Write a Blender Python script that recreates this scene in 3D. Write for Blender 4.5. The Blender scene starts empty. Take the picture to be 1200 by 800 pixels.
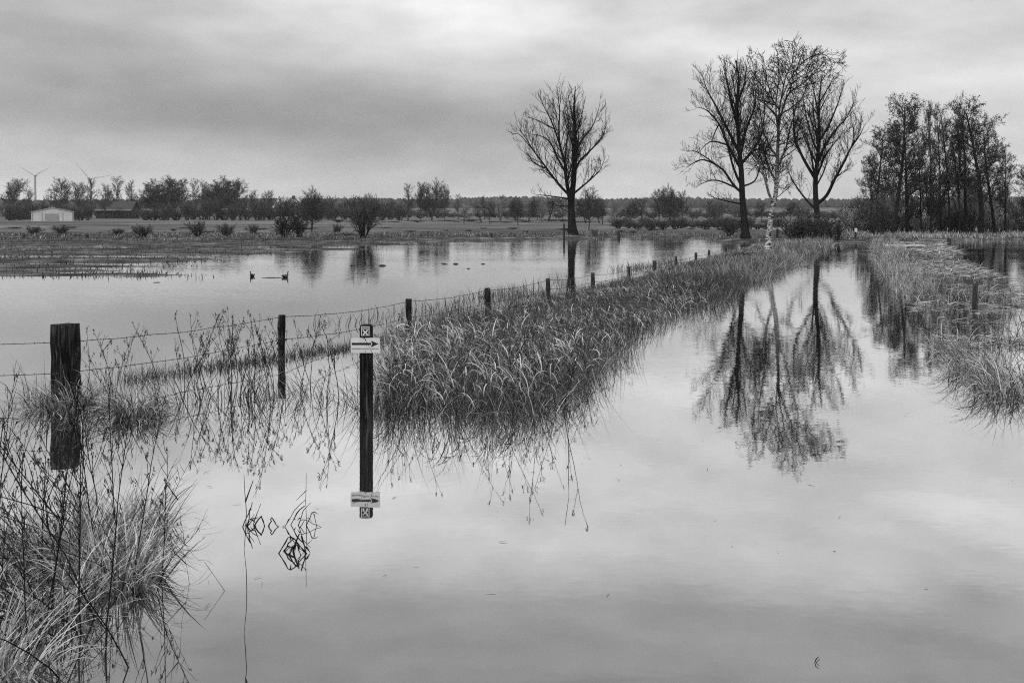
import bpy, math, random
import numpy as np
from mathutils import Vector

# ------------------------------------------------------------------ camera constants
F, H0, CAM = 1167.0, 254.0, 1.7          # focal length in px (1200 px wide), horizon row, eye height
def X_(px, Y): return (px - 600.0) / F * Y
def Z_(py, Y): return CAM - (py - H0) / F * Y
def gpt(px, py):
    Y = F * CAM / (py - H0)
    return X_(px, Y), Y

scene = bpy.context.scene
COL = scene.collection
RNG = np.random.default_rng(7)
random.seed(7)

# ------------------------------------------------------------------ noise
def _hash(ix, iy, s):
    n = (ix * 374761393 + iy * 668265263 + s * 974634777) & 0x7fffffff
    n = ((n ^ (n >> 13)) * 1274126177) & 0x7fffffff
    return ((n ^ (n >> 16)) & 0xffff) / 65535.0
def vnoise(x, y, s=0):
    x = np.asarray(x, float); y = np.asarray(y, float)
    ix = np.floor(x).astype(np.int64); iy = np.floor(y).astype(np.int64)
    fx = x - ix; fy = y - iy
    fx = fx * fx * (3 - 2 * fx); fy = fy * fy * (3 - 2 * fy)
    a = _hash(ix, iy, s); b = _hash(ix + 1, iy, s); c = _hash(ix, iy + 1, s); d = _hash(ix + 1, iy + 1, s)
    return (a * (1 - fx) + b * fx) * (1 - fy) + (c * (1 - fx) + d * fx) * fy
def fbm(x, y, s=0, o=4):
    t = 0; a = .5; n = 0
    for k in range(o):
        t = t + a * vnoise(np.asarray(x) * 2 ** k, np.asarray(y) * 2 ** k, s + k * 17); n += a; a *= .5
    return t / n
def sst(a, b, x):
    t = np.clip((np.asarray(x, float) - a) / (b - a), 0, 1)
    return t * t * (3 - 2 * t)

# ------------------------------------------------------------------ layout lines (world metres; water surface is z = 0)
EDGE_L = np.array([(-4.6, 8.6), (-2.9, 8.6), (-1.5, 8.8), (-.7, 8.4), (-.2, 8.45), (.3, 8.8), (.9, 10.7), (1.5, 13.1), (2.3, 15.5),
                   (3.6, 18.4), (5.85, 24.2), (10., 35.4), (17.4, 55.), (22.0, 68.)])
EDGE_R = np.array([(4.2, 8.2), (4.45, 9.2), (5.6, 13.1), (6.7, 16.4), (9.8, 26.1), (15.5, 43.), (20.4, 56.), (24.6, 68.)])
def edge_l(Y): return np.interp(Y, EDGE_L[5:, 1], EDGE_L[5:, 0])
def edge_r(Y): return np.interp(Y, EDGE_R[:, 1], EDGE_R[:, 0])
def fence_x(Y): return np.interp(Y, [9.5, 12.1, 15.9, 18.4, 21.8, 42, 60, 70], [-4.25, -2.8, -1.65, -.44, .8, 8.1, 14.6, 18.2])
def shore(X): return np.interp(X, [-300, -60, -5, 4, 9, 13, 17, 20, 26, 40, 300], [72, 72, 73, 76, 84, 82, 67, 64, 68, 76, 78])

def terrain(X, Y):
    X = np.asarray(X, float); Y = np.asarray(Y, float)
    s = shore(X) + (fbm(X * .15, Y * .05, 3) - .5) * 5
    z = -.35 + .10 * (fbm(X * .3, Y * .3, 9) - .5)
    land = .13 + np.maximum(Y - s, 0) * .0034 + 8.5 * sst(480, 1350, Y) * (.75 + .5 * fbm(X * .0016, Y * .0005, 31, 2)) \
        + .10 * (fbm(X * .2, Y * .2, 5) - .5) * sst(0, 20, Y - s)
    t = sst(-2., 1.6, Y - s)
    z = z * (1 - t) + land * t
    # half drowned meadow on the left
    q = (-X - 10.5) + np.maximum(0, Y - 44) * .42 + (fbm(X * .1, Y * .1, 41) - .5) * 9
    m = sst(-4, 6, q) * sst(25, 32, Y + (fbm(X * .2, Y * .2, 43) - .5) * 6)
    zm = -.13 + .135 * m + (fbm(X * .06, Y * .5, 21) - .5) * .33
    z = np.where((m > 0) & (Y < s + 3), np.maximum(z, np.minimum(zm, .10)), z)
    # verge left of the track
    w = sst(-.5, .9, X - fence_x(Y)) * sst(-.2, .9, edge_l(Y) - X) * sst(11.5, 14.5, Y)
    zv = -.30 + w * (.34 + .03 * np.clip((Y - 14) / 20, 0, 1)) + (fbm(X * .9, Y * .9, 51) - .5) * .12
    z = np.where((w > 0) & (Y < 66), np.maximum(z, zv), z)
    # verge right of the track
    e = X - edge_r(Y)
    w = sst(-.1, .8, e) * sst(3.8, 2.6, e) * sst(12, 18, Y)
    zv = -.30 + w * (.25 + .10 * sst(25, 45, Y)) + (fbm(X * .8, Y * .8, 61) - .5) * .16
    z = np.where((w > 0) & (Y < 70), np.maximum(z, zv), z)
    for (ax, ay, r, h) in ((4.6, 79, 3.0, .30), (16.0, 68.5, 2.6, .28), (20.8, 68, 4, .3), (11.3, 44, 1.5, .14)):
        g = h * np.exp(-((X - ax) ** 2 + (Y - ay) ** 2) / r ** 2) * 1.6 - .2
        z = np.maximum(z, np.minimum(g, h))
    return z
def tz(x, y): return float(terrain(np.array([x]), np.array([y]))[0])

# ------------------------------------------------------------------ materials (the photograph is black and white: all greys)
def new_mat(name):
    m = bpy.data.materials.new(name); m.use_nodes = True
    nt = m.node_tree; b = nt.nodes['Principled BSDF']
    return m, nt, b
def ramp(nt, stops, x=0):
    r = nt.nodes.new('ShaderNodeValToRGB')
    e = r.color_ramp.elements
    while len(e) < len(stops): e.new(.5)
    for k, (p, v) in enumerate(stops):
        e[k].position = p; e[k].color = (v, v, v, 1)
    return r
def noise_mat(name, stops, scale=5, rough=.85, detail=6, stretch=(1, 1, 1), bump=0., coord='Object', spec=.2):
    m, nt, b = new_mat(name)
    tc = nt.nodes.new('ShaderNodeTexCoord'); mp = nt.nodes.new('ShaderNodeMapping')
    mp.inputs['Scale'].default_value = stretch
    n = nt.nodes.new('ShaderNodeTexNoise'); n.inputs['Scale'].default_value = scale; n.inputs['Detail'].default_value = detail
    r = ramp(nt, stops)
    L = nt.links.new
    L(tc.outputs[coord], mp.inputs['Vector']); L(mp.outputs[0], n.inputs['Vector']); L(n.outputs['Fac'], r.inputs[0]); L(r.outputs[0], b.inputs['Base Color'])
    b.inputs['Roughness'].default_value = rough; b.inputs['Specular IOR Level'].default_value = spec
    if bump:
        bp = nt.nodes.new('ShaderNodeBump'); bp.inputs['Strength'].default_value = bump; bp.inputs['Distance'].default_value = .02
        L(n.outputs['Fac'], bp.inputs['Height']); L(bp.outputs[0], b.inputs['Normal'])
    return m
def shade_mat(name, stops, rough=.7, spec=.2):
    """colour from the per-blade 'shade' attribute"""
    m, nt, b = new_mat(name)
    a = nt.nodes.new('ShaderNodeAttribute'); a.attribute_name = 'shade'
    r = ramp(nt, stops)
    nt.links.new(a.outputs['Fac'], r.inputs[0]); nt.links.new(r.outputs[0], b.inputs['Base Color'])
    b.inputs['Roughness'].default_value = rough; b.inputs['Specular IOR Level'].default_value = spec
    return m

M = {}
M['bark'] = noise_mat('bark', [(.3, .008), (.7, .032)], 6, .95, 6, (3, 3, .6), .6, spec=.04)
M['twig'] = noise_mat('twig', [(.3, .009), (.7, .025)], 3, .9, spec=.04)
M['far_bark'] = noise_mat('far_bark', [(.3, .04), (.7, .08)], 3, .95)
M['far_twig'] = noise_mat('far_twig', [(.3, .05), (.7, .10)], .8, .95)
M['wood_twig'] = noise_mat('wood_twig', [(.3, .022), (.7, .05)], .8, .95)
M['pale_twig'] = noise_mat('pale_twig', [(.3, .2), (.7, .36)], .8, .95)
M['leaf'] = shade_mat('alder_leaf', [(0, .014), (1, .06)])
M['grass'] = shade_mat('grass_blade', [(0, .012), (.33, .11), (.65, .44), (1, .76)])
M['weed'] = noise_mat('weed_stem', [(.3, .006), (.7, .03)], 20, .9, spec=.04)
M['seed'] = noise_mat('seed_head', [(.3, .02), (.7, .09)], 60, .95)
M['post'] = noise_mat('wet_post_wood', [(.3, .004), (.48, .012), (.6, .04), (.78, .14)], 9, .7, 8, (6, 6, .5), .7, spec=.04)
M['old_post'] = noise_mat('weathered_post_wood', [(.3, .015), (.6, .05), (.85, .16)], 9, .85, 8, (6, 6, .6), .8)
M['wire'] = noise_mat('rusty_wire', [(.3, .02), (.7, .06)], 30, .6)
M['white'] = noise_mat('white_plate', [(.3, .72), (.7, .82)], 25, .45)
M['black'] = noise_mat('black_print', [(.3, .01), (.7, .02)], 25, .5)
M['grey'] = noise_mat('grey_print', [(.3, .2), (.7, .3)], 90, .5)
M['steel'] = noise_mat('screw_steel', [(.3, .2), (.7, .35)], 25, .4)
M['goose'] = noise_mat('dark_plumage', [(.35, .012), (.65, .06)], 14, .8)
M['goose_light'] = noise_mat('pale_plumage', [(.35, .12), (.65, .3)], 14, .8)
M['clod'] = noise_mat('wet_sod', [(.35, .01), (.65, .05)], 12, .8, bump=.6)
M['tent'] = noise_mat('tent_canvas', [(.3, .55), (.7, .68)], .8, .6)
M['roof_dark'] = noise_mat('dark_roof', [(.3, .035), (.7, .07)], 2, .8)
M['roof_pale'] = noise_mat('pale_roof', [(.3, .28), (.7, .4)], 2, .8)
M['wall_dark'] = noise_mat('dark_boards', [(.3, .02), (.7, .05)], 3, .9, 5, (8, 8, .3))
M['wall_pale'] = noise_mat('pale_plaster', [(.3, .3), (.7, .42)], 1.5, .85)
M['turbine'] = noise_mat('turbine_paint', [(.3, .34), (.7, .40)], .1, .5)
M['forest'] = noise_mat('distant_conifers', [(.3, .025), (.7, .06)], .05, .95)
M['slab'] = noise_mat('pale_planks', [(.3, .4), (.7, .6)], 4, .8)

# birch bark: white, dark lens-shaped scars, black at the foot
m, nt, b = new_mat('birch_bark')
tc = nt.nodes.new('ShaderNodeTexCoord'); mp = nt.nodes.new('ShaderNodeMapping'); mp.inputs['Scale'].default_value = (4, 4, 13)
n = nt.nodes.new('ShaderNodeTexNoise'); n.inputs['Scale'].default_value = 1.3; n.inputs['Detail'].default_value = 5
r = ramp(nt, [(.40, .02), (.47, .10), (.52, .5), (.9, .68)])
sx = nt.nodes.new('ShaderNodeSeparateXYZ'); mr = nt.nodes.new('ShaderNodeMapRange')
mr.inputs[1].default_value = 1.6; mr.inputs[2].default_value = 5.0; mr.inputs[3].default_value = 0; mr.inputs[4].default_value = 1
mx = nt.nodes.new('ShaderNodeMix'); mx.data_type = 'RGBA'; mx.inputs[7].default_value = (.03, .03, .03, 1)
L = nt.links.new
L(tc.outputs['Object'], mp.inputs[0]); L(mp.outputs[0], n.inputs['Vector']); L(n.outputs['Fac'], r.inputs[0])
L(tc.outputs['Object'], sx.inputs[0]); L(sx.outputs[2], mr.inputs[0]); L(mr.outputs[0], mx.inputs[0]); L(r.outputs[0], mx.inputs[6]); L(mx.outputs[2], b.inputs['Base Color'])
b.inputs['Roughness'].default_value = .8
M['birch'] = m

# ground: wet dark turf, pale dry grass, field parcels far away
m, nt, b = new_mat('meadow_ground')
tc = nt.nodes.new('ShaderNodeTexCoord'); L = nt.links.new
def nz(scale, st, detail=6):
    mp = nt.nodes.new('ShaderNodeMapping'); mp.inputs['Scale'].default_value = st
    n = nt.nodes.new('ShaderNodeTexNoise'); n.inputs['Scale'].default_value = scale; n.inputs['Detail'].default_value = detail
    L(tc.outputs['Object'], mp.inputs[0]); L(mp.outputs[0], n.inputs['Vector']); return n
n1 = nz(1.2, (1, 1, 1)); r1 = ramp(nt, [(.32, .025), (.5, .08), (.68, .18)]); L(n1.outputs['Fac'], r1.inputs[0])
n2 = nz(.012, (.35, 1, 1), 3); r2 = ramp(nt, [(.38, .05), (.46, .20), (.52, .08), (.57, .13), (.63, .26)]); L(n2.outputs['Fac'], r2.inputs[0])
sx = nt.nodes.new('ShaderNodeSeparateXYZ'); L(tc.outputs['Object'], sx.inputs[0])
mr = nt.nodes.new('ShaderNodeMapRange'); mr.inputs[1].default_value = 76; mr.inputs[2].default_value = 110; L(sx.outputs[1], mr.inputs[0])
mx = nt.nodes.new('ShaderNodeMix'); mx.data_type = 'RGBA'; L(mr.outputs[0], mx.inputs[0]); L(r1.outputs[0], mx.inputs[6]); L(r2.outputs[0], mx.inputs[7])
n3 = nz(.35, (.5, 1.6, 1), 8); r3 = ramp(nt, [(.35, .35), (.65, 1.25)]); L(n3.outputs['Fac'], r3.inputs[0])
ml = nt.nodes.new('ShaderNodeMix'); ml.data_type = 'RGBA'; ml.blend_type = 'MULTIPLY'; ml.inputs[0].default_value = 1.; L(mx.outputs[2], ml.inputs[6]); L(r3.outputs[0], ml.inputs[7])
L(ml.outputs[2], b.inputs['Base Color']); b.inputs['Roughness'].default_value = .9; b.inputs['Specular IOR Level'].default_value = .1
M['ground'] = m

# flood water: near-mirror, tiny ripple normals, stronger where the wind touches it
m, nt, b = new_mat('flood_water'); L = nt.links.new
nt.nodes.remove(b); out = nt.nodes['Material Output']
tc = nt.nodes.new('ShaderNodeTexCoord')
def vn(scale, st, detail=2):
    mp = nt.nodes.new('ShaderNodeMapping'); mp.inputs['Scale'].default_value = st
    n = nt.nodes.new('ShaderNodeTexNoise'); n.inputs['Scale'].default_value = scale; n.inputs['Detail'].default_value = detail
    L(tc.outputs['Object'], mp.inputs[0]); L(mp.outputs[0], n.inputs['Vector'])
    s = nt.nodes.new('ShaderNodeVectorMath'); s.operation = 'SUBTRACT'; s.inputs[1].default_value = (.5, .5, .5); L(n.outputs['Color'], s.inputs[0]); return s, n
def vscale(a, k=None, sock=None):
    s = nt.nodes.new('ShaderNodeVectorMath'); s.operation = 'SCALE'; L(a, s.inputs[0])
    if sock is not None: L(sock, s.inputs[3])
    else: s.inputs[3].default_value = k
    return s.outputs[0]
def vadd(a, c):
    s = nt.nodes.new('ShaderNodeVectorMath'); s.operation = 'ADD'; L(a, s.inputs[0]); L(c, s.inputs[1]); return s.outputs[0]
s1, _ = vn(28.0, (.35, 1, 1), 2)
s2, _ = vn(2.2, (.35, 1, 1), 2)
_, w = vn(.12, (.6, 1, 1), 2)
wr = nt.nodes.new('ShaderNodeMapRange'); wr.inputs[1].default_value = .35; wr.inputs[2].default_value = .7; wr.inputs[3].default_value = .4; wr.inputs[4].default_value = 1.5; L(w.outputs['Fac'], wr.inputs[0])
sx = nt.nodes.new('ShaderNodeSeparateXYZ'); L(tc.outputs['Object'], sx.inputs[0])
dy = nt.nodes.new('ShaderNodeMapRange'); dy.inputs[1].default_value = 7; dy.inputs[2].default_value = 40; dy.inputs[3].default_value = .013; dy.inputs[4].default_value = .08; L(sx.outputs[1], dy.inputs[0])
mu = nt.nodes.new('ShaderNodeMath'); mu.operation = 'MULTIPLY'; L(wr.outputs[0], mu.inputs[0]); L(dy.outputs[0], mu.inputs[1])
tot = vscale(vadd(s1.outputs[0], vscale(s2.outputs[0], .2)), sock=mu.outputs[0])
fl = nt.nodes.new('ShaderNodeVectorMath'); fl.operation = 'MULTIPLY'; fl.inputs[1].default_value = (1, 1, 0); L(tot, fl.inputs[0])
up = nt.nodes.new('ShaderNodeVectorMath'); up.operation = 'ADD'; up.inputs[1].default_value = (0, 0, 1); L(fl.outputs[0], up.inputs[0])
nn = nt.nodes.new('ShaderNodeVectorMath'); nn.operation = 'NORMALIZE'; L(up.outputs[0], nn.inputs[0])
g = nt.nodes.new('ShaderNodeBsdfGlossy'); g.inputs['Roughness'].default_value = .015; g.inputs['Color'].default_value = (.97, .97, .97, 1); L(nn.outputs[0], g.inputs['Normal'])
d = nt.nodes.new('ShaderNodeBsdfDiffuse'); d.inputs['Color'].default_value = (.045, .045, .045, 1)
fr = nt.nodes.new('ShaderNodeFresnel'); fr.inputs['IOR'].default_value = 1.33; L(nn.outputs[0], fr.inputs['Normal'])
fm = nt.nodes.new('ShaderNodeMapRange'); fm.inputs[1].default_value = .02; fm.inputs[2].default_value = .5; fm.inputs[3].default_value = .72; fm.inputs[4].default_value = .97; L(fr.outputs[0], fm.inputs[0])
ms = nt.nodes.new('ShaderNodeMixShader'); L(fm.outputs[0], ms.inputs[0]); L(d.outputs[0], ms.inputs[1]); L(g.outputs[0], ms.inputs[2]); L(ms.outputs[0], out.inputs['Surface'])
M['water'] = m

# ------------------------------------------------------------------ mesh building
class MB:
    def __init__(s): s.v = []; s.q = []; s.t = []; s.a = []; s.n = 0
    def add(s, v, q=None, t=None, shade=.5):
        v = np.asarray(v, float).reshape(-1, 3); s.v.append(v)
        if q is not None and len(q): s.q.append(np.asarray(q, np.int64).reshape(-1, 4) + s.n)
        if t is not None and len(t): s.t.append(np.asarray(t, np.int64).reshape(-1, 3) + s.n)
        s.a.append(np.broadcast_to(np.asarray(shade, float), (len(v),))); s.n += len(v)
    def tube(s, P, R, k=5, shade=.5, cap=False):
        P = np.asarray([tuple(p) for p in P], float); N = len(P); R = np.broadcast_to(np.asarray(R, float), (N,))
        T = np.gradient(P, axis=0); T /= np.linalg.norm(T, axis=1, keepdims=True) + 1e-12
        d = P[-1] - P[0]; ref = np.eye(3)[int(np.argmin(np.abs(d)))]
        U = np.cross(T, ref); U /= np.linalg.norm(U, axis=1, keepdims=True) + 1e-12
        W = np.cross(T, U)
        an = np.arange(k) * 2 * math.pi / k
        v = P[:, None] + R[:, None, None] * (np.cos(an)[None, :, None] * U[:, None] + np.sin(an)[None, :, None] * W[:, None])
        i = np.arange(N - 1)[:, None] * k; j = np.arange(k)[None]; j2 = (j + 1) % k
        q = np.stack([i + j, i + j2, i + k + j2, i + k + j], -1).reshape(-1, 4)
        v = v.reshape(-1, 3); t = []
        if cap:
            v = np.vstack([v, P[0], P[-1]]); c0 = N * k; c1 = c0 + 1
            for jj in range(k):
                t.append((c0, (jj + 1) % k, jj)); t.append((c1, (N - 1) * k + jj, (N - 1) * k + (jj + 1) % k))
        s.add(v, q, t, shade)
    def box(s, x0, x1, y0, y1, z0, z1, bv=0.):
        if bv <= 0:
            v = [(x, y, z) for z in (z0, z1) for y in (y0, y1) for x in (x0, x1)]
            s.add(v, [(0, 2, 3, 1), (4, 5, 7, 6), (0, 1, 5, 4), (2, 6, 7, 3), (0, 4, 6, 2), (1, 3, 7, 5)]); return
        pr = [(x0 + bv, y0), (x1 - bv, y0), (x1, y0 + bv), (x1, y1 - bv), (x1 - bv, y1), (x0 + bv, y1), (x0, y1 - bv), (x0, y0 + bv)]
        s.prism(pr, z0, z1, bv)
    def prism(s, pr, z0, z1, bv=0.):
        """vertical prism over an xy outline, top edge chamfered by bv"""
        pr = np.asarray(pr, float); n = len(pr); c = pr.mean(0)
        rings = [np.c_[pr, np.full(n, z0)]]
        if bv: rings += [np.c_[pr, np.full(n, z1 - bv)], np.c_[c + (pr - c) * (1 - bv / (np.abs(pr - c).max() + 1e-9)), np.full(n, z1)]]
        else: rings += [np.c_[pr, np.full(n, z1)]]
        v = np.vstack(rings + [[(c[0], c[1], z0)], [(c[0], c[1], z1)]]); m = len(rings); q = []; t = []
        for a in range(m - 1):
            for j in range(n):
                q.append((a * n + j, a * n + (j + 1) % n, (a + 1) * n + (j + 1) % n, (a + 1) * n + j))
        for j in range(n):
            t.append((m * n, (j + 1) % n, j)); t.append((m * n + 1, (m - 1) * n + j, (m - 1) * n + (j + 1) % n))
        s.add(v, q, t)
    def plate(s, pts, y0, y1):
        """outline in xz, extruded from y0 (front) to y1"""
        pts = np.asarray(pts, float); n = len(pts); c = pts.mean(0)
        v = np.vstack([np.c_[pts[:, 0], np.full(n, y0), pts[:, 1]], np.c_[pts[:, 0], np.full(n, y1), pts[:, 1]], [(c[0], y0, c[1])], [(c[0], y1, c[1])]])
        q = [(j, (j + 1) % n, n + (j + 1) % n, n + j) for j in range(n)]
        t = [(2 * n, (j + 1) % n, j) for j in range(n)] + [(2 * n + 1, n + j, n + (j + 1) % n) for j in range(n)]
        s.add(v, q, t)
    def ell(s, c, r, nu=10, nv=7, rot=0., tilt=0.):
        u = np.linspace(0, 2 * math.pi, nu, endpoint=False); w = np.linspace(-math.pi / 2 + .12, math.pi / 2 - .12, nv)
        x = r[0] * np.cos(w)[:, None] * np.cos(u); y = r[1] * np.cos(w)[:, None] * np.sin(u); z = r[2] * np.sin(w)[:, None] * np.ones(nu)
        p = np.stack([x, y, z], -1).reshape(-1, 3)
        if tilt: c1, s1 = math.cos(tilt), math.sin(tilt); p = p @ np.array([[c1, 0, s1], [0, 1, 0], [-s1, 0, c1]])
        if rot: c1, s1 = math.cos(rot), math.sin(rot); p = p @ np.array([[c1, s1, 0], [-s1, c1, 0], [0, 0, 1]])
        v = np.vstack([p + np.asarray(c), p[:nu].mean(0)[None] + c, p[-nu:].mean(0)[None] + c]); q = []; t = []
        for a in range(nv - 1):
            for j in range(nu): q.append((a * nu + j, a * nu + (j + 1) % nu, (a + 1) * nu + (j + 1) % nu, (a + 1) * nu + j))
        for j in range(nu): t.append((nu * nv, (j + 1) % nu, j)); t.append((nu * nv + 1, (nv - 1) * nu + j, (nv - 1) * nu + (j + 1) % nu))
        s.add(v, q, t)
    def mesh(s, name, mat, smooth=True):
        me = bpy.data.meshes.new(name)
        v = np.vstack(s.v).astype(np.float32)
        q = np.vstack(s.q) if s.q else np.zeros((0, 4), np.int64); t = np.vstack(s.t) if s.t else np.zeros((0, 3), np.int64)
        me.vertices.add(len(v)); me.vertices.foreach_set('co', v.ravel())
        lv = np.concatenate([q.ravel(), t.ravel()]).astype(np.int32)
        me.loops.add(len(lv)); me.loops.foreach_set('vertex_index', lv)
        tot = np.concatenate([np.full(len(q), 4), np.full(len(t), 3)]).astype(np.int32)
        st = np.concatenate([[0], np.cumsum(tot)[:-1]]).astype(np.int32)
        me.polygons.add(len(tot)); me.polygons.foreach_set('loop_start', st)
        me.polygons.foreach_set('use_smooth', np.full(len(tot), smooth))
        at = me.attributes.new('shade', 'FLOAT', 'POINT'); at.data.foreach_set('value', np.concatenate(s.a).astype(np.float32))
        me.update(calc_edges=True); me.validate(); me.materials.append(mat)
        return me
    def build(s, name, mat, parent=None, smooth=True, loc=None):
        return link(name, s.mesh(name, mat, smooth), parent, loc)
def link(name, data, parent=None, loc=None):
    o = bpy.data.objects.new(name, data); COL.objects.link(o)
    if parent is not None: o.parent = parent
    if loc is not None: o.location = loc
    return o
def tag(o, label=None, cat=None, group=None, kind=None):
    if label: o['label'] = label
    if cat: o['category'] = cat
    if group: o['group'] = group
    if kind: o['kind'] = kind
    return o
def empty(name, loc=(0, 0, 0), label=None, cat=None, group=None, rz=0.):
    o = bpy.data.objects.new(name, None); COL.objects.link(o); o.location = loc; o.rotation_euler = (0, 0, rz); o.empty_display_size = .2
    return tag(o, label, cat, group)
def copy_tree(root):
    """a copy of a thing with copies of its parts and sub-parts"""
    r = root.copy(); COL.objects.link(r)
    for ch in root.children:
        c = ch.copy(); COL.objects.link(c); c.parent = r
        for g in ch.children:
            d = g.copy(); COL.objects.link(d); d.parent = c
    return r

# ------------------------------------------------------------------ blades of grass (vectorised)
def blades(mb, root, Lh, az, th0, th1, width, shade, S=5, power=1.3, wob=.0, rng=RNG):
    """root (N,3); Lh length; az azimuth of bending; th0 start lean, th1 added bend at the tip; width; shade"""
    N = len(root)
    t = (np.arange(S) + .5) / S
    th = th0[:, None] + th1[:, None] * t[None] ** power
    azz = az[:, None] + (rng.normal(0, 1, (N, 1)) * wob) * t[None]
    st = (Lh / S)[:, None]
    dx = np.sin(th) * np.cos(azz) * st; dyy = np.sin(th) * np.sin(azz) * st; dz = np.cos(th) * st
    P = np.zeros((N, S + 1, 3)); P[:, 0] = root
    P[:, 1:, 0] = root[:, 0:1] + np.cumsum(dx, 1); P[:, 1:, 1] = root[:, 1:2] + np.cumsum(dyy, 1); P[:, 1:, 2] = root[:, 2:3] + np.cumsum(dz, 1)
    face = rng.uniform(0, math.pi, N)
    side = np.stack([np.cos(face), np.sin(face), rng.normal(0, .25, N)], -1)
    tt = np.arange(S + 1) / S
    wv = width[:, None] * (np.minimum(1, .55 + tt * 1.5) * (1 - tt ** 1.8) + .10)[None] * .5
    A = P - side[:, None] * wv[..., None]; B = P + side[:, None] * wv[..., None]
    V = np.stack([A, B], 2).reshape(-1, 3)
    base = (np.arange(N) * (S + 1) * 2)[:, None]; i = (np.arange(S) * 2)[None]
    q = np.stack([base + i, base + i + 1, base + i + 3, base + i + 2], -1).reshape(-1, 4)
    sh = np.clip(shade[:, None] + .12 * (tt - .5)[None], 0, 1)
    mb.add(V, q, None, np.repeat(sh.reshape(-1), 2))

# ------------------------------------------------------------------ branching plants
def rnd_perp(d, rnd):
    a = Vector((rnd.gauss(0, 1), rnd.gauss(0, 1), rnd.gauss(0, 1))); a -= a.dot(d) * d
    return a.normalized() if a.length > 1e-6 else Vector((1, 0, 0))
class Cfg:
    ztop = 1e9
    def __init__(s, **k): s.__dict__.update(k)
UP = Vector((0, 0, 1))
def grow(mbs, rnd, p, d, Lh, r, lev, cf, env=None, tips=None):
    step = cf.step[min(lev, len(cf.step) - 1)]
    n = max(2, min(9, int(Lh / step + .5))); st = Lh / n
    w = cf.wander[min(lev, len(cf.wander) - 1)]; tr = cf.trop[min(lev, len(cf.trop) - 1)]
    pts = [p.copy()]; d = d.normalized(); ds = [d]
    if env and lev > 1 and p.z > cf.ztop: return
    for i in range(n):
        d = (d + Vector((rnd.gauss(0, w), rnd.gauss(0, w), rnd.gauss(0, w))) + UP * tr).normalized()
        p = p + d * st; pts.append(p.copy()); ds.append(d)
        if env and not env(p) and i > 0: break
    n = len(pts) - 1
    rr = [max(cf.rmin, r * (1 - .8 * i / n)) for i in range(n + 1)]
    mb = mbs[0] if lev <= cf.trunk_lev else mbs[1]
    mb.tube(pts, rr, (8, 6, 4, 3, 3, 3)[min(lev, 5)], rnd.random())
    if tips is not None and lev >= cf.maxlev - 1: tips.extend(pts[1:])
    if lev < cf.maxlev: spawn(mbs, rnd, pts, rr, lev, cf, env, tips)
def spawn(mbs, rnd, pts, rr, lev, cf, env=None, tips=None, t0=None):
    n = len(pts) - 1
    Lh = sum((pts[i + 1] - pts[i]).length for i in range(n))
    k = int(cf.dens[min(lev, len(cf.dens) - 1)] * Lh + rnd.random() * .99)
    k = max(cf.kmin, k)
    a0 = cf.start[min(lev, len(cf.start) - 1)] if t0 is None else t0
    for j in range(k):
        t = a0 + (1 - a0) * (j + rnd.random()) / k
        x = t * n; i = min(n - 1, int(x)); f = x - i
        p = pts[i].lerp(pts[i + 1], f); d = (pts[i + 1] - pts[i]).normalized()
        ang = math.radians(cf.ang[min(lev, len(cf.ang) - 1)]) * rnd.uniform(.65, 1.3)
        q = rnd_perp(d, rnd)
        if q.z < -.3 and rnd.random() < .6: q = -q
        nd = d * math.cos(ang) + q * math.sin(ang)
        Lc = Lh * cf.ratio[min(lev, len(cf.ratio) - 1)] * (1.0 - .62 * t) * rnd.uniform(.6, 1.25)
        Lc = min(Lc, cf.lmax[min(lev, len(cf.lmax) - 1)])
        if Lc < cf.lmin: Lc = cf.lmin * rnd.uniform(.7, 1.3)
        rc = max(cf.rmin, min((rr[i] * (1 - f) + rr[i + 1] * f) * .62, cf.rk * Lc))
        grow(mbs, rnd, p, nd, Lc, rc, lev + 1, cf, env, tips)
def smooth_line(pts, per=4):
    """Catmull-Rom through Vectors"""
    P = [pts[0] * 2 - pts[1]] + list(pts) + [pts[-1] * 2 - pts[-2]]; o = []
    for i in range(1, len(P) - 2):
        for k in range(per):
            t = k / per
            o.append(.5 * ((2 * P[i]) + (P[i + 1] - P[i - 1]) * t + (2 * P[i - 1] - 5 * P[i] + 4 * P[i + 1] - P[i + 2]) * t * t + (3 * P[i] - P[i - 1] - 3 * P[i + 1] + P[i + 2]) * t ** 3))
    o.append(P[-2]); return o

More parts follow.
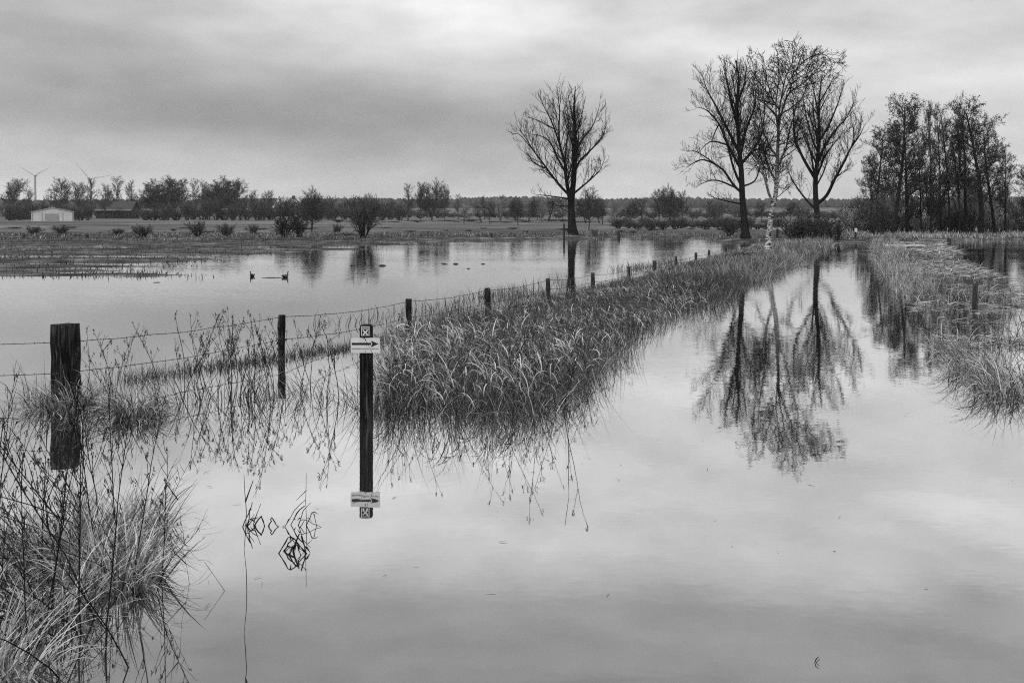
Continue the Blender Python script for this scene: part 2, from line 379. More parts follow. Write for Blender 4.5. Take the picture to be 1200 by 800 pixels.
def traced_tree(name, label, cat, base_px, base_py, Y0, conv, trunk, limbs, cf, seed, r0, mats, extra=6, top_r=.03, env_k=1.0):
    """trunk and main limbs follow the tree in the picture, at its own distance; depth, side branches and twigs are grown"""
    rnd = random.Random(seed)
    bx = X_(base_px, Y0); bz = tz(bx, Y0)
    def loc(c): px, py = conv(c); return Vector((X_(px, Y0) - bx, 0, Z_(py, Y0) - bz))
    root = empty(name, (bx, Y0, bz), label, cat)
    tb, cb = MB(), MB(); sk = []
    tp = [loc(c) for c in trunk]; tp[0].z = -.3
    for i, v in enumerate(tp): v.y = .12 * math.sin(i * 1.7 + seed) * (i > 0)
    T = smooth_line(tp, 4); n = len(T)
    R = [r0 * (1 - i / (n - 1)) ** .8 * .95 + top_r for i in range(n)]
    for i in range(n):                                      # root flare
        R[i] *= 1 + .55 * math.exp(-max(0, T[i].z) / .5)
    tb.tube(T, R, 10, .5); sk.append((T, R)); done = [(T, R, .38)]
    for li, lm in enumerate(limbs):
        lp = [loc(c) for c in lm]
        best = min(((abs(p.x - lp[0].x) + abs(p.z - lp[0].z), p, r) for (S_, Rr) in sk for p, r in zip(S_, Rr)), key=lambda q: q[0])
        kd = rnd.uniform(-.75, .75)
        s0 = best[1].copy(); acc = 0.
        pts = [s0]
        for a, v in zip(lp[:-1], lp[1:]):
            acc += (v - a).length
            v = v.copy(); v.y = s0.y + kd * acc * (.9 - .25 * acc / 8) + rnd.gauss(0, .06)
            q = 1 + v.y / Y0; v.x = (bx + v.x) * q - bx; v.z = (bz + v.z - CAM) * q + CAM - bz; pts.append(v)
        Lm = smooth_line(pts, 4); n = len(Lm)
        rs = min(best[2] * .68, .015 * acc + .02)
        Rl = [rs * (1 - i / (n - 1)) ** .85 + cf.rmin for i in range(n)]
        tb.tube(Lm, Rl, 7, .5); sk.append((Lm, Rl)); done.append((Lm, Rl, .16))
    allp = [p for (S_, _) in sk for p in S_]
    zc = (min(p.z for p in allp if p.z > 2.2) + max(p.z for p in allp)) / 2; zh = max(p.z for p in allp) - zc
    xc = sum(p.x for p in allp) / len(allp); xh = max(abs(p.x - xc) for p in allp)
    ztop = max(p.z for p in allp) + .02
    def env(p): return p.z < ztop and ((p.x - xc) / (xh * 1.03 * env_k)) ** 2 + (p.y / (xh * 1.03)) ** 2 + ((p.z - zc) / (zh * 1.08)) ** 2 < (1.0 if rnd.random() > .25 else 1.25)
    # limbs that come towards and away from the camera
    for j in range(extra):
        t = .30 + .55 * (j + rnd.random()) / extra; i = int(t * (len(T) - 1)); p = T[i]
        a = math.pi / 2 * (1 if j % 2 else -1) + rnd.uniform(-.7, .7)
        d = Vector((math.cos(a) * .75, math.sin(a) * .75, 1.0))
        n = 7; d.normalize(); q = p.copy(); pts = [q.copy()]
        Ll = (max(pp.z for pp in allp) - p.z) * rnd.uniform(.55, .8)
        for k in range(n):
            d = (d + Vector((rnd.gauss(0, .12), rnd.gauss(0, .12), rnd.gauss(0, .1) + .06))).normalized(); q = q + d * (Ll / n)
            if not env(q) and k > 2: break
            pts.append(q.copy())
        rs = min(R[i] * .55, .013 * Ll + .02); n = len(pts)
        Rl = [rs * (1 - k / (n - 1)) ** .85 + cf.rmin for k in range(n)]
        tb.tube(pts, Rl, 6, .5); done.append((pts, Rl, .2))
    for di, (P, Rr, t0) in enumerate(done):
        c2 = Cfg(**cf.__dict__); c2.ztop = ztop - .12
        if di == 0: c2.dens = [0, cf.dens[1] * .5] + list(cf.dens[2:])
        spawn((tb, cb), rnd, P, Rr, 1, c2, env, None, t0)
    tb.build('trunk', mats[0], root); cb.build('crown', mats[1], root)
    return root

def proto_tree(seed, Hh, kind):
    """grown tree of height Hh at the origin -> meshes trunk, crown"""
    rnd = random.Random(seed); tb, cb = MB(), MB(); tips = [] if kind in ('alder', 'dense') else None
    if kind == 'alder':
        cf = Cfg(step=[1.2, .6, .4, .3], wander=[.03, .12, .2, .25], trop=[.02, .03, .0, -.03], dens=[3.8, 3.2, 3.6], ang=[55, 48, 45], ratio=[.40, .5, .5], lmax=[3.0, 1.3, .7],
                 start=[.27, .2, .15], lmin=.25, rmin=.016, rk=.016, kmin=2, maxlev=3, trunk_lev=0)
        width = Hh * .22
    elif kind == 'tall':
        cf = Cfg(step=[1.2, .8, .5, .4], wander=[.05, .1, .16, .2], trop=[.02, .10, .08, .05], dens=[3.4, 3.2, 3.4], ang=[42, 40, 40], ratio=[.42, .45, .5], lmax=[3.4, 1.5, .8],
                 start=[.25, .2, .2], lmin=.3, rmin=.022, rk=.018, kmin=2, maxlev=3, trunk_lev=0)
        width = Hh * .25
    elif kind == 'bush':
        cf = Cfg(step=[.8, .5, .4], wander=[.12, .18, .22], trop=[.02, .04, .03], dens=[4.6, 5.0, 4], ang=[38, 40, 40], ratio=[.5, .5, .5], lmax=[3, 1.4, .8],
                 start=[.15, .2, .2], lmin=.3, rmin=.018, rk=.016, kmin=3, maxlev=2, trunk_lev=0)
        width = Hh * .5
    else:
        cf = Cfg(step=[1.2, .8, .5, .4], wander=[.06, .12, .18, .22], trop=[.0, .07, .05, .03], dens=[3.6, 3.4, 4.0] if kind == 'round' else [4.0, 3.4, 4.0], ang=[58, 45, 42], ratio=[.62, .5, .5], lmax=[5.2, 2.2, 1.0],
                 start=[.24, .2, .2], lmin=.35, rmin=.024, rk=.02, kmin=2, maxlev=3, trunk_lev=0)
        width = Hh * .42
    zc = Hh * .58; zh = Hh * .44
    if kind == 'alder': zc, zh = Hh * .57, Hh * .45
    if kind == 'bush': zc, zh = Hh * .4, Hh * .62
    def env(p): return (p.x * p.x + p.y * p.y) / width ** 2 + ((p.z - zc) / zh) ** 2 < 1.05 or rnd.random() < .15
    if kind == 'bush':
        for k in range(13):
            a = k * 2.4 + rnd.random(); ln = rnd.uniform(.05, .6)
            grow((tb, cb), rnd, Vector((math.cos(a) * Hh * .06, math.sin(a) * Hh * .06, -.1)), Vector((math.cos(a) * ln, math.sin(a) * ln, 1)), Hh * rnd.uniform(.7, 1.0), .05, 0, cf, env)
    else:
        forks = 1 if kind in ('alder', 'tall') else rnd.choice((1, 2))
        for k in range(forks):
            d = Vector((rnd.gauss(0, .03) + (k * .3 - .15) * (forks > 1), rnd.gauss(0, .05), 1))
            grow((tb, cb), rnd, Vector((0, 0, -.2)), d, Hh * (.98 if k == 0 else .85), Hh * .019, 0, cf, None, tips)
    if tips:
        P = np.array([tuple(p) for p in tips]); rng = np.random.default_rng(seed)
        keep = P[:, 2] > Hh * .25; P = P[keep]
        k = 3 if kind == 'alder' else 2; N = len(P) * k
        if N > 26000: P = P[rng.choice(len(P), 26000 // k, False)]; N = len(P) * k
        C = np.repeat(P, k, 0) + rng.normal(0, .10, (N, 3)); sz = rng.uniform(.025, .075, N)
        a = rng.normal(0, 1, (N, 3)); a /= np.linalg.norm(a, axis=1, keepdims=True); c = np.cross(a, rng.normal(0, 1, (N, 3))); c /= np.linalg.norm(c, axis=1, keepdims=True) + 1e-9
        V = np.stack([C - a * sz[:, None], C + c * sz[:, None] * .6, C + a * sz[:, None], C - c * sz[:, None] * .6], 1).reshape(-1, 3)
        cb.add(V, np.arange(N * 4).reshape(-1, 4), None, np.repeat(rng.uniform(0, 1, N), 4))
    return tb, cb

# ================================================================== SETTING
# ground sheet
tx = np.linspace(-5.35, 5.35, 430); gx = 26 * np.sinh(tx)
gy = np.concatenate([np.arange(-60, 8, 4.), np.arange(8, 92, .42), 92 * (3200 / 92.) ** (np.arange(1, 75) / 74.)])
GX, GY = np.meshgrid(gx, gy); GZ = terrain(GX, GY)
mb = MB(); nx, ny = len(gx), len(gy)
i = (np.arange(ny - 1)[:, None] * nx + np.arange(nx - 1)[None]).ravel()
mb.add(np.c_[GX.ravel(), GY.ravel(), GZ.ravel()], np.stack([i, i + 1, i + nx + 1, i + nx], -1))
tag(mb.build('ground', M['ground']), kind='structure')
mb = MB(); mb.add([(-420, -60, 0), (420, -60, 0), (420, 100, 0), (-420, 100, 0)], [(0, 1, 2, 3)])
tag(mb.build('water', M['water']), kind='structure')

# ------------------------------------------------------------------ verge grass (uncountable)
def scatter(n, yr, xl, xr, dens=None, rng=RNG):
    Y = rng.uniform(*yr, n); a = xl(Y); b_ = xr(Y); X = a + (b_ - a) * rng.uniform(0, 1, n)
    k = np.ones(n, bool) if dens is None else rng.uniform(0, 1, n) < dens(X, Y)
    return X[k], Y[k]
def turf(mb, X, Y, hmin, hmax, wid, arch=1.1, shade=(.2, .8), lean=.25, z=None, az=None, S=5, rng=RNG, patch=.55):
    n = len(X)
    if n == 0: return
    z = terrain(X, Y) if z is None else np.full(n, z)
    pn = fbm(X * .55, Y * .55, 77)
    h = rng.uniform(hmin, hmax, n) * (1 - patch + 2 * patch * pn)
    zr = np.maximum(z, -.30)
    h = h + np.maximum(0, -zr)
    A = 14 * fbm(X * .55, Y * .55, 131, 2) + rng.normal(0, .75, n) if az is None else az + 5 * (fbm(X * .9, Y * .9, 141, 2) - .5) + rng.normal(0, .8, n)
    sh = rng.beta(.95, 1.15, n) * (shade[1] - shade[0]) + shade[0]
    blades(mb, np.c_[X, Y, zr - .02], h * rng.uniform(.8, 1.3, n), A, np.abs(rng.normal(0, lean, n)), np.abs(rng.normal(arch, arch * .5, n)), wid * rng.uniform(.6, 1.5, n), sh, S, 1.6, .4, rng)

g = MB()
pl = lambda X, Y, f=.7, s=5: fbm(X * f, Y * f, s)
# big reed clump in front of the fence, beside the sign post
def cl_l(Y): return np.full_like(Y, -1.25) - .05 * (Y - 8.4)
def cl_r(Y): return np.interp(Y, [8.2, 8.8, 9.6, 10.7, 13.1], [.35, .55, .62, .95, 1.55]) + .22 * np.sin(Y * 5.3) * np.sin(Y * 2.1)
def cl_d(X, Y): return np.clip(1.7 * sst(8.25, 9.0, Y + 1.1 * (pl(X, Y, 2.2) - .5)) * np.clip(2.9 * pl(X, Y, 1.7) - .72, 0, 1) * sst(-.25, .45, cl_r(Y) - X + .7 * (pl(X, Y, 2.4, 9) - .5)), 0, 1)
X, Y = scatter(7500, (8.3, 13.2), cl_l, cl_r, cl_d); turf(g, X, Y, .14, .44, .0055, 1.3, (.02, .7), .45, S=6, az=-.6, patch=.7)
X, Y = scatter(4200, (8.4, 13.2), cl_l, cl_r, cl_d); turf(g, X, Y, .16, .46, .005, .9, (.1, 1.), .8, S=6, az=2.6, patch=.7)
X, Y = scatter(5200, (8.4, 13.2), cl_l, cl_r, cl_d); turf(g, X, Y, .20, .66, .0045, .3, (0, .3), .3, patch=.7)
# broad bleached leaves arching over from the upper part of the reed stems
def leaves(n, yr, xl, xr, dens, zr, Lr, wid, sh=(.45, 1.), az=math.pi):
    X, Y = scatter(n, yr, xl, xr, dens); n = len(X); pn = fbm(X * .55, Y * .55, 77); h = RNG.uniform(*zr, n) * (.5 + pn)
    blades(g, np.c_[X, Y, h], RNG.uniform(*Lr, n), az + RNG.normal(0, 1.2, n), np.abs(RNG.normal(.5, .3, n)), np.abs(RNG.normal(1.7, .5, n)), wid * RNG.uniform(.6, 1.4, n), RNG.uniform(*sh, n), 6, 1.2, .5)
leaves(4600, (8.5, 13.0), cl_l, cl_r, lambda X, Y: cl_d(X, Y) * np.clip(3 * pl(X, Y, 1.9, 91) - .8, 0, 1), (.06, .40), (.12, .32), .0095, (.35, 1.))
# verge along the fence, running away: low beside the fence, taller at the track edge
def hk(X, Y): return .45 + .55 * np.clip((X - fence_x(Y)) / (edge_l(Y) - fence_x(Y)), 0, 1)
def verge(n, yr, hmin, hmax, *a, dens=None, **k):
    X, Y = scatter(n, yr, lambda Y: fence_x(Y) + np.where(Y > 24, .5, .15), lambda Y: edge_l(Y) + .1, dens)
    q = hk(X, Y)
    for lo, hi in ((0, .62), (.62, .8), (.8, 1.01)):
        m = (q >= lo) & (q < hi); f = (lo + hi) / 2 if lo else .38; turf(g, X[m], Y[m], hmin * f, hmax * f, *a, **k)
verge(19000, (12.6, 24), .14, .38, .0065, 1.1, (.0, .72), .5, patch=.75, dens=lambda X, Y: np.clip(2.9 * pl(X, Y, .9) - .75, 0, 1))
verge(9000, (12.6, 24), .22, .60, .0055, .35, (0, .25), .3, patch=.75, dens=lambda X, Y: np.clip(2.6 * pl(X, Y, .9) - .5, 0, 1))
leaves(3600, (12.6, 22), lambda Y: fence_x(Y) + 1.2, lambda Y: edge_l(Y), lambda X, Y: np.clip(3 * pl(X, Y, 1.3, 91) - .9, 0, 1), (.05, .25), (.12, .28), .0095, (.3, .95))
verge(24000, (24, 42), .18, .46, .010, .8, (.0, .72), .35, S=4, patch=.75, dens=lambda X, Y: np.clip(2.8 * pl(X, Y, .6) - .55, 0, 1))
verge(16000, (42, 68), .2, .46, .018, .7, (.1, .8), .3, S=4, patch=.75)
# thin drowned fringe behind and left of the clump
X, Y = scatter(9000, (10.2, 13.6), lambda Y: np.interp(Y, [10.2, 13.6], [-4.6, -2.6]), lambda Y: np.interp(Y, [10.2, 13.6], [-3.2, -1.4]),
               lambda X, Y: np.exp(-((X - np.interp(Y, [10.4, 13.2], [-3.9, -1.9])) / .22) ** 2) * (.3 + .9 * pl(X, Y, 1.5)))
turf(g, X, Y, .06, .17, .006, .9, (0, .5), .3, z=-.02)
X, Y = scatter(3200, (8.5, 10.2), lambda Y: np.full_like(Y, -4.6), lambda Y: np.full_like(Y, -1.2),
               lambda X, Y: np.exp(-((Y - 9.15 - .35 * np.sin(X * 2.1)) / .33) ** 2) * np.clip(2.2 * pl(X, Y, 2.0, 8) - .45, 0, 1))
turf(g, X, Y, .14, .42, .0055, 1.2, (0, .7), .5, z=-.05)
X, Y = scatter(2600, (15, 24), lambda Y: fence_x(Y) - 1.5, lambda Y: fence_x(Y) + .3, lambda X, Y: np.clip(2.6 * pl(X, Y, .6, 15) - 1.05, 0, 1)); turf(g, X, Y, .10, .26, .008, .9, (0, .5), .3, z=-.02)
X, Y = scatter(2200, (24, 42), lambda Y: fence_x(Y) - 1.2, lambda Y: fence_x(Y) + .3, lambda X, Y: np.clip(2.6 * pl(X, Y, .5, 15) - .9, 0, 1)); turf(g, X, Y, .12, .30, .012, .8, (0, .6), .3, z=-.02, S=4)
tag(g.build('verge_grass', M['grass']), 'dry reed grass covering the flooded verge along the wire fence', 'grass', kind='stuff')

g = MB()
er = lambda o: (lambda Y: edge_r(Y) + o)
X, Y = scatter(7000, (18, 34), er(0), er(1.1), lambda X, Y: np.clip(2.6 * pl(X, Y, .8, 25) - .8, 0, 1) * sst(17, 27, Y)); turf(g, X, Y, .18, .46, .0075, 1.1, (.1, .95), .45, patch=.7)
X, Y = scatter(9000, (34, 70), er(0), er(1.5), lambda X, Y: np.clip(2.4 * pl(X, Y, .6, 25) - .45, 0, 1)); turf(g, X, Y, .14, .38, .014, .8, (.05, .9), .35, S=4, patch=.7)
X, Y = scatter(9000, (12.5, 34), er(.1), er(2.9), lambda X, Y: np.clip(3.2 * pl(X, Y, .9, 35) - 1.25, 0, 1)); turf(g, X, Y, .08, .36, .0075, 1.1, (.0, .75), .6, z=-.02)
X, Y = scatter(3000, (34, 62), er(1.2), er(3.6), lambda X, Y: np.clip(2.5 * pl(X, Y, .5, 35) - .9, 0, 1)); turf(g, X, Y, .12, .3, .018, .9, (.2, .8), .4, z=-.02, S=4)
X, Y = scatter(2400, (8.3, 13.5), er(.15), er(2.6), lambda X, Y: np.clip(2.6 * pl(X, Y, 1.1, 45) - .85, 0, 1)); turf(g, X, Y, .2, .5, .007, 1.4, (.05, .9), .5, z=-.08)
tag(g.build('verge_grass', M['grass']), 'bleached grass on the right hand bank of the flooded track', 'grass', kind='stuff')

# floating reed litter right of the track: short straw lying on the water in wind-drift bands
g = MB(); rng = np.random.default_rng(5)
def litter(n, yr, o0, o1, wid, Lr, dens):
    X, Y = scatter(n, yr, er(o0), er(o1), dens, rng); n = len(X)
    a = rng.normal(0, .55, n) + np.where(rng.uniform(0, 1, n) < .5, 0, math.pi)
    blades(g, np.c_[X, Y, np.full(n, .012)], rng.uniform(*Lr, n), a, np.full(n, math.pi / 2 - .05) - np.abs(rng.normal(0, .1, n)), rng.normal(.05, .1, n), wid * rng.uniform(.6, 1.6, n), rng.beta(1.5, 1.5, n), 3, 1., .3, rng)
band = lambda X, Y, s, k: np.clip(3.2 * fbm(X * .35, Y * 1.1, s) - k, 0, 1)
litter(13000, (13, 26), .15, 3.0, .011, (.08, .45), lambda X, Y: band(X, Y, 3, 1.25))
litter(14000, (26, 44), .2, 3.3, .02, (.15, .6), lambda X, Y: band(X, Y, 13, 1.3))
litter(8000, (44, 64), .2, 3.9, .04, (.3, .9), lambda X, Y: band(X, Y, 23, 1.0))
litter(900, (8.5, 14), .1, 2.5, .007, (.1, .4), lambda X, Y: band(X, Y, 33, 1.3))
tag(g.build('reed_litter', M['grass']), 'pale broken reed straw floating in bands beside the track', 'floating straw', kind='stuff')

g = MB(); rng = np.random.default_rng(55); n = 130
Y = rng.uniform(4.2, 12, n); X = -2.2 + rng.uniform(0, 1, n) ** 1.7 * (edge_r(Y) + 1.6)
blades(g, np.c_[X, Y, np.full(n, .004)], rng.uniform(.015, .08, n), rng.uniform(0, 6.28, n), np.full(n, 1.53), rng.normal(.03, .05, n), rng.uniform(.003, .007, n), rng.beta(1, 1.6, n) * .7, 3, 1., .3, rng)
tag(g.build('floating_straw', M['grass']), 'scattered bits of straw floating on the flooded track', 'floating straw', kind='stuff')
# short turf on the half drowned meadow and along the far bank
g = MB(); rng = np.random.default_rng(15)
n = 90000; Y = 26 + 70 * rng.uniform(0, 1, n) ** .8; X = (rng.uniform(-.60, .36, n)) * Y
z = terrain(X, Y); k = (z > -.025) & ((X < fence_x(Y) - 2) | (Y > 70)) & (rng.uniform(0, 1, n) < .25 + fbm(X * .4, Y * .4, 71)); X, Y = X[k], Y[k]
turf(g, X, Y, .05, .15, .022, .6, (0, .42), .35, S=3, rng=rng)
n = 42000; X = rng.uniform(-62, 34, n); Y = shore(X) + rng.uniform(-2.5, 16, n) + (fbm(X * .15, X * 0, 3) - .5) * 4
k = (terrain(X, Y) > -.01) & (fbm(X * .25, Y * .3, 73) > .42); X, Y = X[k], Y[k]
turf(g, X, Y, .06, .28, .035, .7, (.0, .7), .35, S=3, rng=rng, patch=.8)
n = 16000; X = rng.uniform(24, 56, n); Y = rng.uniform(72, 90, n); k = (terrain(X, Y) > -.01); X, Y = X[k], Y[k]
turf(g, X, Y, .15, .4, .035, .7, (.2, .85), .35, S=3, rng=rng)
tag(g.build('meadow_grass', M['grass']), 'short wet grass on the half drowned meadow and far bank', 'grass', kind='stuff')

# ================================================================== TALL TREES
cropA = lambda c: (560 + c[0] / 3.637, 80 + c[1] / 3.637)
cropB = lambda c: (790 + c[0] / 2.858, 30 + c[1] / 2.858)
pop = Cfg(step=[1, .8, .5, .35], wander=[.05, .07, .13, .17], trop=[0, .08, .13, .12], dens=[0, 2.5, 3.0, 3.6], ang=[40, 36, 38, 36], ratio=[.4, .46, .55, .6], lmax=[3, 2.6, 1.35, .75],
          start=[.3, .14, .12, .1], lmin=.3, rmin=.0095, rk=.0125, kmin=2, maxlev=4, trunk_lev=1)
pop2 = Cfg(**pop.__dict__); pop2.dens = [0, 3.0, 3.5, 3.8]; pop2.lmax = [3, 2.7, 1.45, .8]; pop2.rmin = .0088; pop2.rk = .0115
traced_tree('bare_tree', 'solitary bare tree with thick trunk and fan of ascending limbs on the far bank', 'tree', 668, 279, 79.0, cropA,
    [(405, 722), (400, 650), (398, 590), (402, 540), (410, 450), (414, 350), (413, 270), (410, 180), (415, 78)],
    [[(398, 600), (388, 540), (375, 460), (370, 400), (350, 330), (345, 260), (348, 180), (335, 80)],
     [(388, 545), (350, 500), (318, 460), (270, 395), (240, 355), (205, 300), (160, 232)],
     [(365, 440), (338, 380), (310, 320), (270, 290), (215, 280)],
     [(347, 330), (320, 240), (290, 180), (262, 122)],
     [(392, 555), (310, 545), (245, 538)], [(392, 588), (340, 585), (303, 568)],
     [(404, 540), (450, 500), (490, 465), (522, 430), (548, 365)],
     [(412, 455), (432, 400), (470, 360), (510, 318), (538, 280), (545, 205)],
     [(413, 380), (440, 310), (490, 245), (522, 150)],
     [(413, 300), (436, 230), (460, 118)],
     [(411, 240), (395, 170), (380, 95)],
     [(372, 400), (378, 320), (385, 240), (366, 150)],
     [(340, 480), (290, 440), (245, 428)],
     [(470, 480), (500, 440), (510, 390)],
     [(290, 430), (235, 400), (200, 335)], [(240, 352), (180, 285), (150, 280)], [(330, 270), (250, 220), (205, 210)]],
    pop, 3, .31, (M['bark'], M['twig']), extra=7)
traced_tree('bare_tree', 'left one of the three tall bare trees near the track end, leaning dark trunk', 'tree', 873, 283, 68.0, cropB,
    [(240, 718), (235, 650), (230, 580), (225, 500), (219, 430), (215, 350), (212, 260), (216, 180), (205, 118)],
    [[(230, 605), (165, 585), (115, 570)], [(228, 555), (200, 535), (160, 480), (100, 450), (62, 462), (38, 480)], [(210, 545), (150, 520), (110, 522), (65, 545)],
     [(222, 480), (180, 400), (150, 330), (110, 285), (70, 272)], [(219, 430), (180, 350), (140, 270), (110, 215), (95, 165)],
     [(215, 350), (190, 250), (176, 180), (163, 130)], [(229, 545), (270, 520), (290, 470), (312, 440)], [(225, 470), (262, 420), (290, 370), (302, 300), (300, 215)],
     [(217, 410), (248, 330), (272, 260), (268, 180)], [(213, 265), (236, 190), (245, 115)], [(180, 400), (120, 390), (70, 440)], [(150, 335), (130, 375), (125, 420)], [(214, 300), (205, 230), (185, 140)],
     [(140, 470), (80, 425), (45, 420)], [(265, 420), (300, 400), (320, 330)]],
    pop2, 11, .235, (M['bark'], M['twig']), extra=6)
traced_tree('bare_tree', 'right one of the three tall bare trees, trunk rising from a low thicket', 'tree', 957, 281, 68.0, cropB,
    [(478, 720), (478, 640), (475, 560), (475, 500), (480, 430), (485, 350), (487, 260), (495, 165)],
    [[(477, 612), (440, 580), (410, 540), (385, 495), (378, 468)], [(475, 520), (430, 440), (403, 370), (400, 300), (402, 235)], [(474, 470), (443, 390), (412, 320)],
     [(478, 600), (510, 570), (540, 510), (570, 455), (592, 410), (620, 370), (642, 325)], [(478, 450), (505, 405), (540, 350), (580, 305), (610, 235)],
     [(483, 400), (520, 330), (545, 270), (572, 195)], [(487, 300), (470, 230), (455, 175)], [(481, 440), (456, 360), (440, 290), (430, 215)],
     [(540, 510), (565, 490), (585, 480)], [(490, 260), (515, 210), (540, 165)], [(590, 412), (600, 350), (590, 300)], [(476, 540), (505, 480), (515, 430)]],
    pop2, 23, .205, (M['bark'], M['twig']), extra=6)
bir = Cfg(step=[1, .6, .4, .3], wander=[.06, .12, .18, .2], trop=[0, .02, -.03, -.10], dens=[0, 5.0, 4.8, 5.0], ang=[40, 46, 46, 40], ratio=[.4, .5, .55, .6], lmax=[3, 2.1, 1.1, .6],
          start=[.3, .3, .15, .1], lmin=.22, rmin=.008, rk=.012, kmin=2, maxlev=4, trunk_lev=1)
traced_tree('birch_tree', 'white stemmed birch leaning between the two darker bare trees', 'tree', 900, 299, 44.0, cropB,
    [(314, 760), (318, 720), (325, 640), (338, 560), (345, 480), (350, 400), (349, 330), (352, 270)],
    [[(352, 272), (372, 180), (400, 110), (392, 62)], [(351, 285), (330, 250), (292, 200), (258, 150), (242, 100)], [(350, 330), (380, 235), (430, 195), (480, 155), (540, 148)],
     [(353, 250), (400, 160), (450, 110), (505, 98), (535, 135)], [(349, 320), (312, 270), (268, 235), (262, 190)], [(350, 440), (312, 432), (280, 425)], [(350, 402), (378, 392), (405, 384)],
     [(360, 215), (350, 150), (345, 80)], [(330, 250), (310, 180), (300, 110)], [(390, 165), (440, 140), (475, 80)], [(420, 130), (430, 90), (440, 65)], [(290, 195), (260, 180), (240, 160)], [(346, 500), (372, 480), (390, 450)], [(342, 540), (366, 545), (384, 555)],
     [(350, 300), (395, 275), (430, 240), (450, 190)], [(340, 265), (290, 250), (265, 240)]],
    bir, 31, .105, (M['birch'], M['twig']), extra=5, top_r=.035)

# ================================================================== PROTOTYPE TREES, copied and scaled
PROTO = {}
for kind, Hh, seeds in (('alder', 12., (1, 2, 3)), ('round', 12., (4, 5, 6)), ('tall', 12., (7, 8)), ('dense', 12., (9, 10)), ('bush', 3., (11, 12, 13))):
    PROTO[kind] = []
    for sd in seeds:
        tb, cb = proto_tree(sd, Hh, kind)
        vv = np.vstack(cb.v + tb.v); top = np.percentile(vv[:, 2], 99.8); half = np.percentile(np.abs(vv[:, 0]), 98.5)
        PROTO[kind].append((tb, cb, top, half, {}))
def plant_tree(name, kind, k, X, Y, ztop, width, mats, label, cat, group=None, sink=0.):
    tb, cb, top, half, cache = PROTO[kind][k % len(PROTO[kind])]
    mk = mats[0].name + mats[1].name
    if mk not in cache: cache[mk] = (tb.mesh(kind + '_trunk', mats[0]), cb.mesh(kind + '_crown', mats[1]))
    z0 = tz(X, Y) - sink
    r = empty(name, (X, Y, z0), label, cat, group, rz=(k * 2.399) % 6.28)
    sz = max(.2, (ztop - z0)) / top; sx = width * .5 / half
    r.scale = (sx, sx, sz)
    link('trunk' if kind != 'bush' else 'stems', cache[mk][0], r); link('crown' if kind != 'bush' else 'twigs', cache[mk][1], r)
    return r
def P_tree(name, kind, k, px, top, wpx, Y, label, cat='tree', group=None, far=True, mats=None):
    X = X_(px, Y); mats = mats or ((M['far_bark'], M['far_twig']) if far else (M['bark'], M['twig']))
    return plant_tree(name, kind, k, X, Y, Z_(top, Y), wpx * Y / F, mats, label, cat, group)

# the wood on the right
wood = [(1020, 172, 30, 82, 'alder', 'low ragged tree at the left end of the dark wood'), (1029, 146, 44, 86, 'alder', 'slender dark tree second from the left end of the wood'),
        (1047, 109, 66, 84, 'alder', 'tall dark tree with a domed crown at the left of the wood'), (1063, 122, 46, 88, 'alder', 'dark tree just right of the domed tree in the wood'),
        (1080, 142, 24, 91, 'alder', 'shorter dark tree in the dip between the two halves of the wood'), (1091, 118, 24, 85, 'alder', 'dark tree with a thin spire top left of the middle of the wood'),
        (1103, 124, 26, 93, 'alder', 'dark tree in the middle of the wood behind the spire topped ones'), (1113, 121, 28, 88, 'alder', 'narrow dark tree just left of the leaning one in the wood'),
        (1124, 107, 18, 84, 'tall', 'leaning bare spire, the tallest tip of the dark wood'), (1133, 118, 46, 87, 'alder', 'full crowned dark tree behind the leaning spire'),
        (1149, 117, 68, 83, 'alder', 'broad dark tree near the right end of the wood with a fat straight trunk'), (1166, 142, 46, 88, 'alder', 'dark tree with sideways branches at the right of the wood'),
        (1178, 168, 28, 91, 'alder', 'lower dark tree at the right end of the wood'), (1204, 182, 34, 88, 'alder', 'dark tree at the right edge of the picture'), (1232, 160, 40, 90, 'alder', 'dark tree beyond the right edge of the wood')]
for k, (px, top, w, Y, kind, lb) in enumerate(wood):
    Y = Y * .5 + 40.5
    r = P_tree('alder_tree' if kind == 'alder' else 'bare_tree', kind, k, px, top, w, Y, lb, group='trees of the dark wood', mats=(M['bark'], M['leaf'] if kind == 'alder' else M['twig']))
    if kind == 'tall': r.rotation_euler = (0, math.radians(3.5), 1.0)
rnd = random.Random(99)
for k in range(24):
    px = 1003 + k * 9 + rnd.uniform(-4, 4); Y = rnd.uniform(86, 98); big = rnd.random() < .4
    P_tree('shrub', 'bush', k, px, rnd.uniform(196, 228) if big and k > 3 else rnd.uniform(232, 256), rnd.uniform(26, 46), Y, 'leafless shrub in the undergrowth along the foot of the wood', 'shrub', 'undergrowth of the wood', False,
           mats=((M['far_bark'], M['pale_twig']), (M['far_bark'], M['far_twig']), (M['far_bark'], M['pale_twig']))[k % 3])
P_tree('shrub', 'bush', 1, 1030, 226, 52, 77, 'big round grey shrub at the left front corner of the wood', 'shrub', None, True)
# bushes at the end of the track
P_tree('shrub', 'bush', 0, 934, 251, 48, 66, 'left half of the low grey thicket round the foot of the right tall tree', 'shrub', None, True)
P_tree('shrub', 'bush', 2, 957, 249, 52, 65, 'middle of the low grey thicket round the foot of the right tall tree', 'shrub', None, True)
P_tree('shrub', 'bush', 1, 980, 256, 36, 66, 'right end of the low grey thicket beside the track end', 'shrub', None, True)

